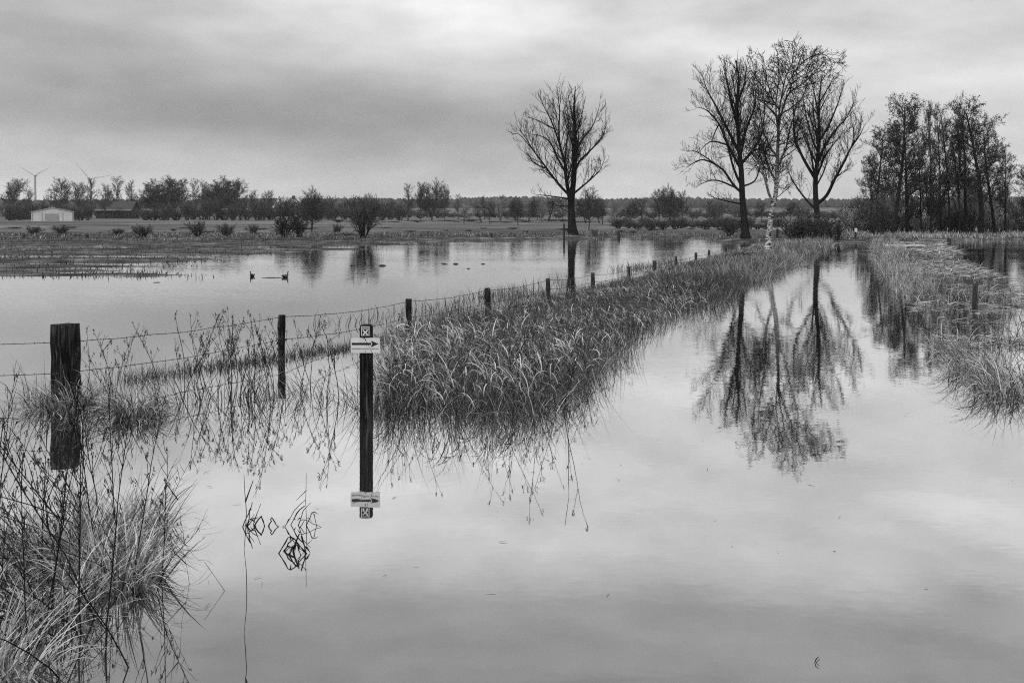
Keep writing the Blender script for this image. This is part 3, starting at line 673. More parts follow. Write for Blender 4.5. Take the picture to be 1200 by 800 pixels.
# distant trees
far = [  # px, top row, width px, distance, kind, label
 (14, 209, 34, 330, 'round', 'dark bare tree at the far left edge behind the low shed'), (39, 217, 16, 330, 'tall', 'slim bare tree below the left wind turbine'),
 (72, 208, 34, 330, 'round', 'broad bare tree straight behind the white canvas hall'), (92, 213, 22, 345, 'round', 'bare tree right of the one behind the white hall'),
 (107, 208, 18, 330, 'tall', 'thin forked tree in front of the right wind turbine'), (123, 215, 20, 340, 'round', 'small bare tree between the forked tree and the barn trees'),
 (138, 206, 20, 360, 'tall', 'tallest bare tree behind the dark barn'), (152, 211, 18, 360, 'tall', 'narrow bare tree above the right end of the dark barn'),
 (183, 210, 40, 330, 'dense', 'bushy dark tree at the left end of the big clump right of the barn'), (206, 207, 44, 335, 'dense', 'widest bushy tree of the big clump right of the barn'),
 (228, 209, 16, 330, 'tall', 'thin tree in the gap between the two bushy clumps'), (241, 210, 16, 335, 'tall', 'upright thin tree at the left edge of the second bushy clump'),
 (256, 207, 38, 330, 'dense', 'bushy tree in the middle of the second clump'), (275, 209, 36, 335, 'dense', 'bushy tree at the right end of the second clump'),
 (298, 222, 16, 340, 'round', 'small round tree left of the pale roofed house'), (313, 223, 16, 350, 'round', 'small round tree touching the pale roofed house'),
 (365, 219, 36, 97, 'round', 'small round headed tree on the bank beside the dark shrubs'), (432, 226, 18, 300, 'round', 'round treetop behind the big willow shrub'),
 (400, 236, 16, 300, 'round', 'grey little tree between the round tree and the willow shrub'), (455, 233, 16, 300, 'round', 'grey little tree right of the willow shrub'),
 (478, 215, 18, 260, 'tall', 'narrow tree standing just left of the field clump'), (493, 213, 20, 260, 'round', 'left tree of the three crowned field clump'),
 (506, 209, 28, 262, 'round', 'tallest tree of the three crowned field clump'), (521, 216, 16, 260, 'round', 'right tree of the three crowned field clump'),
 (537, 227, 12, 300, 'tall', 'thin tree right of the field clump'), (568, 229, 14, 300, 'tall', 'thin tree in the field midway to the solitary tree'),
 (588, 228, 14, 300, 'tall', 'thin tree left of the solitary tree, before the hill field'), (607, 236, 22, 150, 'round', 'leaning small tree in the field left of the solitary tree'),
 (630, 231, 18, 280, 'round', 'small grey tree close to the left of the solitary trunk'), (690, 218, 30, 105, 'round', 'fine twigged grey tree right behind the solitary trunk'),
 (706, 236, 20, 160, 'round', 'low grey tree right of the solitary trunk'), (737, 232, 20, 190, 'tall', 'grey tree at the left end of the tree row'),
 (753, 231, 20, 190, 'tall', 'second grey tree in the tree row right of the solitary tree'), (772, 221, 22, 180, 'round', 'left shoulder tree of the round topped group'),
 (785, 216, 28, 178, 'round', 'tallest tree of the round topped group in mid field'), (800, 223, 24, 180, 'round', 'right shoulder tree of the round topped group'),
 (832, 234, 14, 260, 'tall', 'thin tree on the hill field left of the tall trees'), (846, 235, 14, 260, 'tall', 'thin tree on the hill field under the left tall tree'),
 (893, 236, 20, 200, 'round', 'grey tree seen between the left tall tree and the birch'), (926, 236, 22, 200, 'round', 'grey tree seen between the birch and the right tall tree'),
 (990, 238, 20, 180, 'round', 'hazy tree seen over the end of the track'), (1003, 231, 20, 120, 'round', 'small tree between the track end and the wood')]
for k, (px, top, w, Y, kind, lb) in enumerate(far):
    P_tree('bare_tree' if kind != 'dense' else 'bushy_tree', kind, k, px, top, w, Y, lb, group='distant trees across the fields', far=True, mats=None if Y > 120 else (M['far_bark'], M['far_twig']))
for k in range(50):
    px = 12 + k * 9.3 + rnd.uniform(-3, 3)
    if 32 < px < 92 and k % 2: continue
    P_tree('shrub', 'bush', k, px, rnd.uniform(229, 244), rnd.uniform(16, 30), rnd.uniform(245, 292) if not 108 < px < 160 else 372, 'grey shrub in the long hedge under the distant trees in the left half', 'shrub', 'hedge under the far left trees')
for k, (px, top, w, Y, lb) in enumerate([
 (168, 262, 24, 76, 'low twiggy shrub on the bank below the dark barn'), (232, 258, 26, 78, 'dark round shrub on a short stem on the left bank'), (265, 261, 20, 77, 'low twiggy shrub right of the round one on the left bank'),
 (40, 264, 18, 84, 'small dark shrub below the left end of the white hall'), (73, 263, 22, 84, 'small dark shrub below the right end of the white hall'), (297, 262, 14, 84, 'tiny shrub left of the pair of dark bank shrubs'),
 (333, 248, 26, 76, 'left one of the pair of dark bank shrubs'), (351, 252, 22, 76, 'right one of the pair of dark bank shrubs'), (426, 229, 38, 75, 'tall willow shrub fanning out on the bank in the left half'),
 (855, 254, 22, 78, 'sparse shrub on the bank just left of the leaning trunk'), (395, 262, 14, 88, 'tiny shrub between the round tree and willow shrub')]):
    P_tree('shrub', 'bush', k, px, top, w, Y, lb, 'shrub', None, True, mats=(M['bark'], M['far_twig'] if k not in (6, 7) else M['wood_twig']))
for k in range(24):
    px = 722 + k * 8.3 + rnd.uniform(-3, 3)
    P_tree('shrub', 'bush', k, px, rnd.uniform(252, 262), rnd.uniform(16, 30), rnd.uniform(104, 135), 'grey shrub in the thicket between the solitary tree and the track end', 'shrub', 'thicket behind the far bank')
for k in range(22):
    px = 395 + k * 14 + rnd.uniform(-4, 4)
    P_tree('shrub', 'bush', k, px, rnd.uniform(256, 261), rnd.uniform(14, 26), rnd.uniform(190, 250), 'small grey shrub in the field hedge across the middle distance', 'shrub', 'field hedge in the middle distance')

for k in range(14):
    px = 545 + k * 14.5 + rnd.uniform(-5, 5)
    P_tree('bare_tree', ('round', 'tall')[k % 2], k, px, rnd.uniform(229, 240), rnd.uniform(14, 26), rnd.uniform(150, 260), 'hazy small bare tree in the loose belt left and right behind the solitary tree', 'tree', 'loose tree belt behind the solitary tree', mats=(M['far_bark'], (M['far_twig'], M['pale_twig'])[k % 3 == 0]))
for k in range(46):
    px = 300 + k * 15.5 + rnd.uniform(-7, 7); big = rnd.random() < .3
    P_tree('shrub', 'bush', k, px, rnd.uniform(236, 244) if big else rnd.uniform(244, 250), rnd.uniform(18, 42), rnd.uniform(330, 460), 'low grey shrub in the far hedgerow below the skyline forest', 'shrub', 'far hedgerow below the forest')
for k in range(30):
    px = 20 + k * 29 + rnd.uniform(-12, 12)
    P_tree('shrub', 'bush', k + 1, px, rnd.uniform(266, 273), rnd.uniform(8, 26), rnd.uniform(82, 125), 'small dry shrub scattered along the far bank', 'shrub', 'scattered shrubs of the far bank', mats=(M['bark'], (M['wood_twig'], M['pale_twig'])[k % 2]))
# forest on the skyline: one far-off mass
g = MB(); rng = np.random.default_rng(21)
for k in range(4200):
    Y = 1150 + 500 * rng.uniform(0, 1) ** 2; X = rng.uniform(-.75, .75) * Y
    h = rng.uniform(9, 12.5) * (.8 + .4 * float(vnoise(X * .01, Y * .002, 5))); r = h * rng.uniform(.3, .55)
    z = tz(X, Y); m = 6; a = np.arange(m) * 2 * math.pi / m + rng.uniform(0, 6)
    rings = [(0, .75), (.35, 1.0), (.72, .85), (.93, .45)]
    v = [(X + r * f * math.cos(t) * rng.uniform(.75, 1.25), Y + r * f * math.sin(t), z - 1 + h * s) for s, f in rings for t in a] + [(X, Y, z + h)]
    q = [(i * m + j, i * m + (j + 1) % m, (i + 1) * m + (j + 1) % m, (i + 1) * m + j) for i in range(3) for j in range(m)]
    g.add(v, q, [(3 * m + j, 3 * m + (j + 1) % m, 4 * m) for j in range(m)], .5)
tag(g.build('forest', M['forest']), 'far forest covering the low ridge along the skyline', 'forest', kind='stuff')

# ================================================================== FENCE
fr_ = empty('barbed_wire_fence', (-4.25, 9.5, 0), 'barbed wire fence on leaning wooden posts running off along the flooded verge', 'fence')
O = Vector((-4.25, 9.5, 0))
def fence_post(name, X, Y, ztop, w, lean=(0, 0), mat=None, label=None, square=False, seed=0):
    rn = np.random.default_rng(seed); mb = MB(); n = 9; k = 10
    zs = np.linspace(-.6, ztop, n); P = []; R = []
    for z in zs: P.append((X - O.x + lean[0] * z, Y - O.y + lean[1] * z, z)); R.append(w * .5 * (1 + .05 * rn.normal()))
    R[-1] *= .97
    mb.tube(P, R, k, .5, cap=True)
    v = mb.v[0]; v += rn.normal(0, w * .025, v.shape) * (1, 1, .6)
    o = mb.build(name, mat or M['old_post'], fr_); 
    if label: o['label'] = label
    return o
posts = [(-9.6, 9.9, .55, .09), (-4.25, 9.5, .68, .262), (-2.8, 12.1, .51, .085), (-1.65, 15.9, .39, .10), (-.44, 18.4, .385, .105), (.8, 21.8, .355, .09), (2.06, 25.3, .275, .10), (3.38, 28.8, .26, .10),
         (4.58, 32., .29, .10), (5.84, 35.5, .29, .10), (7.2, 39., .30, .11), (8.3, 42., .30, .11), (10.2, 47.5, .3, .11), (12.6, 54, .3, .11)]
fence_post('corner_post', *posts[1][:3], posts[1][3], (-.02, 0), M['post'], 'thick dark corner post with a flat sawn top', seed=1)
for k, (x, y, zt, w) in enumerate(posts):
    if k != 1: fence_post('post', x, y, zt, w, (random.uniform(-.06, .06), random.uniform(-.05, .05)), M['post'] if k < 5 else M['old_post'], seed=k + 5)
for hs, nm in (([.52, .52, .487, .352, .346, .32, .235, .165, .18, .17, .18, .16, .25, .25], 'wire'), ([.22, .23, .215, .10, .12, .12, .05, .03, .05, .05, .05, .05, .08, .08], 'wire')):
    mb = MB(); rn = random.Random(int(hs[0] * 100))
    for (a, za, b2, zb) in zip(posts[:-1], hs[:-1], posts[1:], hs[1:]):
        A = Vector((a[0], a[1] - a[3] * .5 - .004, za)) - O; B = Vector((b2[0], b2[1] - b2[3] * .5 - .004, zb)) - O
        d = (B - A); sag = .012 * d.length; n = 14
        pts = [A.lerp(B, i / n) - Vector((0, 0, 4 * sag * (i / n) * (1 - i / n))) + Vector((0, 0, rn.gauss(0, .003))) for i in range(n + 1)]
        far_k = max(1, A.y + O.y - 2) / 10
        mb.tube(pts, .0022 + .0012 * far_k, 4)
        if a[1] < 20:
            nb = int(d.length / .10)
            for i in range(nb):
                t = (i + .5) / nb; c = A.lerp(B, t) - Vector((0, 0, 4 * sag * t * (1 - t)))
                for s in (-1, 1):
                    e = Vector((rn.gauss(0, .3), rn.gauss(0, .3), s)).normalized() * .011
                    mb.tube([c - e * .4, c + e], [.003, .0018], 3)
    mb.build(nm, M['wire'], fr_)

# ------------------------------------------------------------------ trail marker post
sp = empty('trail_marker_post', (-1.214, 8.3, 0), 'dark post in the flooded track carrying a white arrow sign and a small cross badge', 'sign post')
mb = MB(); hw = .05; bv = .012
rn = np.random.default_rng(4)
pr = [(-hw + bv, -hw), (hw - bv, -hw), (hw, -hw + bv), (hw, hw - bv), (hw - bv, hw), (-hw + bv, hw), (-hw, hw - bv), (-hw, -hw + bv)]
for (a, b2) in ((-.7, .35), (.35, .80)):
    pass
mb.prism(pr, -.7, .803, .012)
mb.build('post', M['post'], sp, smooth=False)
f0 = -hw - .003
mb = MB(); x0, x1, z0, z1 = -.121, .121, .574, .698; c = .008
mb.plate([(x0 + c, z0), (x1 - c, z0), (x1, z0 + c), (x1, z1 - c), (x1 - c, z1), (x0 + c, z1), (x0, z1 - c), (x0, z0 + c)], f0 - .006, f0)
sg = mb.build('arrow_sign', M['white'], sp, smooth=False)
mb = MB(); zc_ = .650
mb.plate([(-.112, zc_ - .0085), (.048, zc_ - .0085), (.048, zc_ + .0085), (-.112, zc_ + .0085)], f0 - .0085, f0 - .0062)
mb.plate([(.047, zc_ - .026), (.108, zc_), (.047, zc_ + .026), (.058, zc_)], f0 - .0085, f0 - .0062)
mb.build('arrow', M['black'], sg, smooth=False)
mb = MB(); x = -.112
while x < .108:                                                     # a line of small print, too small to read
    w = random.choice((.006, .008, .010))
    if not .028 < x < .036: mb.plate([(x, .6075), (x + w, .6075), (x + w, .6135), (x, .6135)], f0 - .008, f0 - .0062)
    x += w + .0022
mb.build('small_print', M['grey'], sg, smooth=False)
for zz in (.685, .588):
    mb = MB(); mb.ell((0, f0 - .007, zz), (.0055, .003, .0055), 10, 6); mb.build('screw', M['steel'], sg)
# cross badge: white frame, text row, white X on black
mb = MB(); zb0, zb1, wb = .716, .792, .034
mb.plate([(-wb, zb0), (wb, zb0), (wb, zb1), (-wb, zb1)], f0 - .003, f0)
bd = mb.build('cross_badge', M['black'], sp, smooth=False)
mb = MB(); y0, y1 = f0 - .0055, f0 - .0032; bw = .006
mb.plate([(-wb, zb0), (-wb + bw, zb0), (-wb + bw, zb1), (-wb, zb1)], y0, y1); mb.plate([(wb - bw, zb0), (wb, zb0), (wb, zb1), (wb - bw, zb1)], y0, y1)
mb.plate([(-wb + bw, zb0), (wb - bw, zb0), (wb - bw, zb0 + .004), (-wb + bw, zb0 + .004)], y0, y1); mb.plate([(-wb + bw, zb1 - .005), (wb - bw, zb1 - .005), (wb - bw, zb1), (-wb + bw, zb1)], y0, y1)
mb.plate([(-wb + bw, zb1 - .022), (wb - bw, zb1 - .022), (wb - bw, zb1 - .0185), (-wb + bw, zb1 - .0185)], y0, y1)
mb.build('frame', M['white'], bd, smooth=False)
mb = MB(); zc_ = .743; r = .020; h = .0055
for s in (-1, 1):
    yy = (y0 - .0004 * s, y1)
    e = h * .7; mb.plate([(-r * s - e, zc_ - r + e * s), (-r * s + e, zc_ - r - e * s), (r * s + e, zc_ + r - e * s), (r * s - e, zc_ + r + e * s)], *yy)
mb.build('cross', M['white'], bd, smooth=False)
mb = MB()
for k in range(4): mb.plate([(-.024 + k * .0125, zb1 - .0165), (-.0155 + k * .0125, zb1 - .0165), (-.0155 + k * .0125, zb1 - .0075), (-.024 + k * .0125, zb1 - .0075)], y0, y1)
mb.build('small_print', M['grey'], bd, smooth=False)

# stakes
def stake(px, pw, top, w, label, lean=0.):
    X, Y = gpt(px, pw); mb = MB(); rn = np.random.default_rng(px)
    zs = np.linspace(-.5, Z_(top, Y), 7)
    mb.tube([(lean * z, 0, z) for z in zs], w * .5 * (1 + rn.normal(0, .06, 7)), 8, cap=True)
    o = mb.build('wooden_stake', M['old_post'], loc=(X, Y, 0)); tag(o, label, 'stake')
stake(1142, 364, 333, .10, 'dark stake standing in the water right of the flooded track', .03)
stake(1112, 286, 279, .22, 'short dark stake in front of the wood')
stake(725, 279, 270, .22, 'short stake on the far bank right of the solitary tree')
stake(575, 280, 273, .2, 'short stake on the far bank left of the solitary tree', .2)
stake(661, 281, 262, .16, 'thin post standing against the left of the solitary trunk')
stake(603, 279.5, 274, .18, 'tiny stake on the far bank just left of the solitary tree')
stake(911, 281, 268, .16, 'thin post between the birch and the grey thicket')
stake(28, 281, 274, .2, 'tiny stake at the left end of the far bank')
stake(102, 281, 274, .24, 'tiny stake on the far bank below the barn end')

# ================================================================== BUILDINGS
def gable(mb, x0, x1, y0, y1, ze, zr, over=.3, th=.12):
    """two roof slabs, ridge along y"""
    xc = (x0 + x1) / 2; sl = (zr - ze) / (xc - x0)
    for s, xe in ((-1, x0 - over), (1, x1 + over)):
        zE = ze - over * sl
        v = [(xe, y0 - over, zE), (xc, y0 - over, zr), (xc, y1 + over, zr), (xe, y1 + over, zE)]
        v += [(a, b_, c + th) for a, b_, c in v]
        mb.add(v, [(0, 1, 2, 3), (4, 7, 6, 5), (0, 4, 5, 1), (1, 5, 6, 2), (2, 6, 7, 3), (3, 7, 4, 0)])
def walls(mb, x0, x1, y0, y1, ze, zr, z0=-.6):
    xc = (x0 + x1) / 2
    v = [(x0, y0, z0), (x1, y0, z0), (x1, y0, ze), (xc, y0, zr), (x0, y0, ze), (x0, y1, z0), (x1, y1, z0), (x1, y1, ze), (xc, y1, zr), (x0, y1, ze)]
    mb.add(v, [(0, 1, 2, 4), (6, 5, 9, 7), (0, 4, 9, 5), (2, 1, 6, 7)], [(4, 2, 3), (9, 8, 7)])
def ground_at(px, Y): X = X_(px, Y); return X, Y, tz(X, Y)
# white canvas hall
Y = 233.; x, y, z = ground_at(61.5, Y); z0 = Z_(261, Y)
rt = empty('canvas_hall', (x, y, z), 'white gabled canvas hall below the left wind turbine', 'tent hall', rz=.43)
mb = MB(); walls(mb, -4.5, 4.5, 0, 14, 2.5 + z0 - z, 3.45 + z0 - z); mb.build('wall', M['tent'], rt, False)
mb = MB(); gable(mb, -4.5, 4.5, 0, 14, 2.53 + z0 - z, 3.5 + z0 - z, .15, .08); mb.build('roof', M['tent'], rt, False)
mb = MB(); mb.box(-1.6, 1.4, -.05, -.01, -.3, 2.1 + z0 - z); mb.build('door', M['roof_pale'], rt, False)
for xx in (-4.3, -2.2, 2.2, 4.3):
    mb = MB(); mb.box(xx - .06, xx + .06, -.06, -.01, -.3, 2.4 + z0 - z); mb.build('frame_post', M['steel'], rt, False)
# dark barn, long side to the camera
Y = 345.; x, y, z = ground_at(133, Y); k = Y / F
rt = empty('dark_barn', (x, y, z), 'long dark barn with a pale eaves board and open front under the bare trees', 'barn', rz=math.radians(90))
Lb = 41 * k
mb = MB(); walls(mb, 0, 8, -Lb / 2, Lb / 2, 10 * k, 20 * k); mb.build('wall', M['wall_dark'], rt, False)
mb = MB(); gable(mb, 0, 8, -Lb / 2, Lb / 2, 10.2 * k, 20.3 * k, .4); mb.build('roof', M['roof_dark'], rt, False)
mb = MB(); mb.box(-.55, -.45, -Lb / 2 - .3, Lb / 2 + .3, 9.2 * k, 10.4 * k); mb.build('eaves_board', M['roof_pale'], rt, False)
for q in range(5):
    mb = MB(); yy = -Lb / 2 + .5 + q * (Lb - 1) / 4; mb.box(-.45, -.25, yy - .12, yy + .12, -.5, 9.1 * k); mb.build('post', M['old_post'], rt, False)
# low shed at the left edge
Y = 300.; x, y, z = ground_at(20, Y); k = Y / F
rt = empty('low_shed', (x, y, z), 'low dark shed at the left edge of the picture', 'shed', rz=math.radians(90))
mb = MB(); walls(mb, 0, 6, -14 * k, 14 * k, 7 * k, 11 * k); mb.build('wall', M['wall_dark'], rt, False)
mb = MB(); gable(mb, 0, 6, -14 * k, 14 * k, 7.2 * k, 11.3 * k, .3); mb.build('roof', M['roof_dark'], rt, False)
for q in (-1, 1):
    mb = MB(); mb.box(-.06, -.01, q * 1.6 - .6, q * 1.6 + .6, 0, 1.5); mb.build('door', M['old_post'], rt, False)
# house with a pale roof
Y = 300.; x, y, z = ground_at(334, Y); k = Y / F
rt = empty('farm_house', (x, y, z), 'house with a big pale roof half hidden behind trees and bank shrubs', 'house', rz=math.radians(80))
zl = Z_(243, Y) - z; zr = Z_(233, Y) - z
mb = MB(); walls(mb, 0, 8, -14 * k, 14 * k, zl, zr); mb.build('wall', M['wall_pale'], rt, False)
mb = MB(); gable(mb, 0, 8, -14 * k, 14 * k, zl + .05, zr + .08, .4); rf = mb.build('roof', M['roof_pale'], rt, False)
mb = MB(); mb.box(3.6, 4.4, -1.5, -.7, zr - .6, zr + 1.0); mb.build('chimney', M['roof_dark'], rf, False)
for q in range(4):
    mb = MB(); yy = -9 * k + q * 6 * k; mb.box(-.05, -.012, yy - .5, yy + .5, .9, 2.1); mb.build('window', M['black'], rt, False)
# wind turbines
def turbine(px, py, Y, R, a0, label):
    X = X_(px, Y); zh = Z_(py, Y); z = tz(X, Y)
    rt = empty('wind_turbine', (X, Y, z), label, 'wind turbine', 'wind turbines behind the ridge'); h = zh - z
    mb = MB(); mb.tube([(0, 0, h * t) for t in np.linspace(-.02, .985, 10)], np.linspace(2.4, 1.2, 10), 14); mb.build('tower', M['turbine'], rt)
    mb = MB(); mb.ell((0, 2.2, h), (1.6, 5.0, 1.6), 12, 9); na = mb.build('nacelle', M['turbine'], rt)
    mb = MB(); mb.ell((0, -3.6, h), (1.5, 1.8, 1.5), 12, 9); mb.build('hub', M['turbine'], rt)
    for k in range(3):
        a = math.radians(a0 + 120 * k); u = np.array((math.cos(a), math.sin(a))); w_ = np.array((-u[1], u[0]))
        mb = MB(); V = []
        prof = [(0, .7, .7), (.08, .9, .8), (.2, 1.6, .5), (.5, 1.1, .3), (.8, .7, .2), (1, .2, .1)]
        for t, c, th in prof:
            for (cc, tt) in ((-.35 * c, 0), (0, th), (.65 * c, 0), (0, -th)): p = u * (1.0 + t * R) + w_ * cc; V.append((p[0], -3.6 + tt, h + p[1]))
        q = [(i * 4 + j, i * 4 + (j + 1) % 4, (i + 1) * 4 + (j + 1) % 4, (i + 1) * 4 + j) for i in range(5) for j in range(4)]
        mb.add(V, q); mb.build('blade', M['turbine'], rt)
turbine(41.5, 206, 1900, 34, 28, 'pale wind turbine with two raised blades above the white hall')
turbine(106, 210, 1900, 44, 130, 'pale wind turbine mostly hidden, one blade slanting up left of the forked tree')

# ================================================================== BIRDS AND SMALL THINGS
def goose(px, pw, s, flip, rz, label):
    X, Y = gpt(px, pw); g = empty('goose', (X, Y, .0), label, 'goose', 'geese on the flooded meadow', rz)
    f = -1 if flip else 1; mb = MB()
    # body, breast, neck and head as one lofted tube
    path = [(-.30, .10, .012), (-.24, .10, .05), (-.14, .085, .095), (0, .08, .115), (.10, .09, .105), (.155, .13, .07), (.175, .19, .04), (.178, .26, .031), (.185, .315, .03), (.205, .338, .036), (.232, .335, .026), (.252, .328, .008)]
    mb.tube([(f * a * s, 0, b_ * s) for a, b_, c in path], [c * s for a, b_, c in path], 12)
    body = mb.build('body', M['goose'], g)
    mb = MB(); mb.tube([(f * .245 * s, 0, .329 * s), (f * .27 * s, 0, .325 * s), (f * .29 * s, 0, .318 * s)], [.012 * s, .010 * s, .003 * s], 8, cap=True); mb.build('bill', M['black'], g)
    for sd in (-1, 1):
        mb = MB(); mb.ell((f * -.06 * s, sd * .085 * s, .115 * s), (.18 * s, .035 * s, .065 * s), 12, 8, 0, f * -.12); mb.build('wing', M['goose_light'], g)
goose(295.5, 324, .42, True, math.radians(72), 'dark goose seen end on at the left of the pair on the flooded meadow')
goose(334.5, 325, .45, False, math.radians(52), 'dark goose in profile with neck raised at the right of the pair')
rn = np.random.default_rng(12)
for k, (px, pw, w, h, lb) in enumerate([(413, 311.5, 7, 4, 'dark sod lump farthest left in the row before the meadow edge'), (433, 311.5, 4, 3, 'small dark sod lump second from the left'), (448, 311.5, 10, 5, 'largest humped sod lump in the row'),
        (521, 309.5, 9, 3, 'flat dark sod lump left of the twin mound'), (534, 309.5, 8, 4, 'twin mound of dark sod in mid water'), (549, 315, 4, 2, 'tiny lone sod lump out in the open water'), (566, 309.5, 6, 3, 'sod lump at the right end of the row'),
        (184, 331, 10, 2, 'long flat sod lump in the water below the left shrubs'), (320, 325.5, 30, 1.5, 'long low strip of sod beside the right goose')]):
    X, Y = gpt(px, pw); k_ = Y / F; mb = MB(); mb.ell((0, 0, -.2 * h * k_), (w * k_ * .5, max(.12, w * k_ * .3), h * k_ * .55), 16, 8)
    v = mb.v[0]; v *= 1 + .22 * (fbm(v[:, 0] * 9 + k * 7, v[:, 2] * 12 + v[:, 1] * 5, 4)[:, None] - .5) * 2
    tag(mb.build('sod_lump', M['clod'], loc=(X, Y, 0)), lb, 'sod lump')
# dead branch heap before the birch and pale planks across the track's far end
X, Y = gpt(868, 306); hp = MB(); rr_ = random.Random(8)
for k in range(26):
    a = rr_.gauss(0, .35); ln = rr_.uniform(.5, 1.3); c = Vector((rr_.gauss(0, .45), rr_.gauss(0, .2), rr_.uniform(-.05, .22)))
    d = Vector((math.cos(a), .3 * rr_.gauss(0, 1), .22 + .2 * rr_.gauss(0, 1))).normalized() * ln * .5
    hp.tube([c - d, c + Vector((0, 0, .04)), c + d], [.03, .035, .012], 5)
tag(hp.build('branch_heap', M['bark'], loc=(X, Y, 0)), 'heap of dead dark branches at the water edge left of the birch', 'branch heap')
X, Y = gpt(1064, 292); mb = MB()
for k in range(4): mb.box(-1.1 + .08 * k, 1.0 + .05 * k, k * .26, k * .26 + .23, .14, .20 + .01 * (k % 2), .02)
tag(mb.build('plank_stack', M['slab'], loc=(X, Y, 0), smooth=False), 'pale planks lying on the bank in front of the wood', 'planks')
X, Y = gpt(1003, 283); mb = MB(); mb.box(-.09, .09, -.03, .03, .66, .92, .01); pk = mb.build('notice_board', M['white'], loc=(X, Y, 0), smooth=False)
tag(pk, 'small white board on a post at the end of the flooded track', 'notice board')
mb = MB(); mb.box(-.05, .05, .032, .12, -.3, .95); mb.build('post', M['old_post'], pk, smooth=False)

# ------------------------------------------------------------------ tussocks of sedge (each a thing)
def tussock(X, Y, r, Lr, n, label, seed, z=-.06, wid=.006, shade=(.05, 1.), arch=1.6, lean=.35, group=None, az=None):
    rng = np.random.default_rng(seed); mb = MB()
    a = rng.uniform(0, 2 * math.pi, n); q = r * np.sqrt(rng.uniform(0, 1, n))
    root = np.c_[q * np.cos(a), q * np.sin(a) * .8, np.full(n, z)]
    A = a + rng.normal(0, .8, n) if az is None else az + rng.normal(0, 1.1, n)
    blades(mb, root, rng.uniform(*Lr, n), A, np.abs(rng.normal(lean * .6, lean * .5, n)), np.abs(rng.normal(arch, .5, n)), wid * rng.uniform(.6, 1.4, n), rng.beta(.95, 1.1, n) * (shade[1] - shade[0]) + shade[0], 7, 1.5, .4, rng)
    o = mb.build('sedge_tussock', M['grass'], loc=(X, Y, 0)); tag(o, label, 'grass tussock', group); return o
x, y = gpt(158, 490); tussock(x, y, .16, (.30, .55), 520, 'round nest-like tussock of drooping sedge right of the corner post', 1, arch=2.6, lean=.7, shade=(0, .8))
x, y = gpt(80, 478); tussock(x, y, .34, (.25, .5), 420, 'sparse sedge around the foot of the corner post', 2, arch=1.7, lean=.8, shade=(0, .85))
CL = [(-1.84, 4.62, .16, 560, 'sedge tussock at the right edge of the corner clump, bent over the open water'), (-2.14, 4.9, .22, 620, 'tall sedge tussock in the middle of the corner clump'),
      (-2.38, 5.2, .3, 480, 'sedge tussock at the left side of the corner clump'), (-2.1, 5.4, .2, 380, 'sedge tussock at the back of the corner clump'), (-1.95, 4.25, .13, 200, 'low sedge tussock in front of the corner clump'),
      (-2.0, 3.72, .2, 330, 'sedge tussock at the very bottom left corner'), (-2.6, 4.6, .25, 240, 'sedge tussock cut by the left picture edge')]
for k, (x, y, r, n, lb) in enumerate(CL):
    tussock(x, y, r * 1.15, (.16, .50), int(n * 1.2), lb, 10 + k, z=-.08, wid=.006, arch=1.3, lean=.5, group='sedge clump in the bottom left corner', shade=(.22, 1.))
x, y = gpt(1150, 436); tussock(x, y, .35, (.35, .7), 420, 'bleached sedge tussock arching over the water at the right edge of the track', 30, arch=1.7, lean=.8, az=math.pi, shade=(.15, 1.))
x, y = gpt(1180, 462); tussock(x, y, .35, (.35, .65), 420, 'bleached sedge tussock cut by the right picture edge', 31, arch=1.7, lean=.8, az=math.pi, shade=(.1, 1.))
x, y = gpt(1120, 412); tussock(x, y, .28, (.3, .55), 260, 'small sedge tussock behind the two on the right edge', 32, arch=1.6, lean=.8, az=math.pi, shade=(.1, 1.))

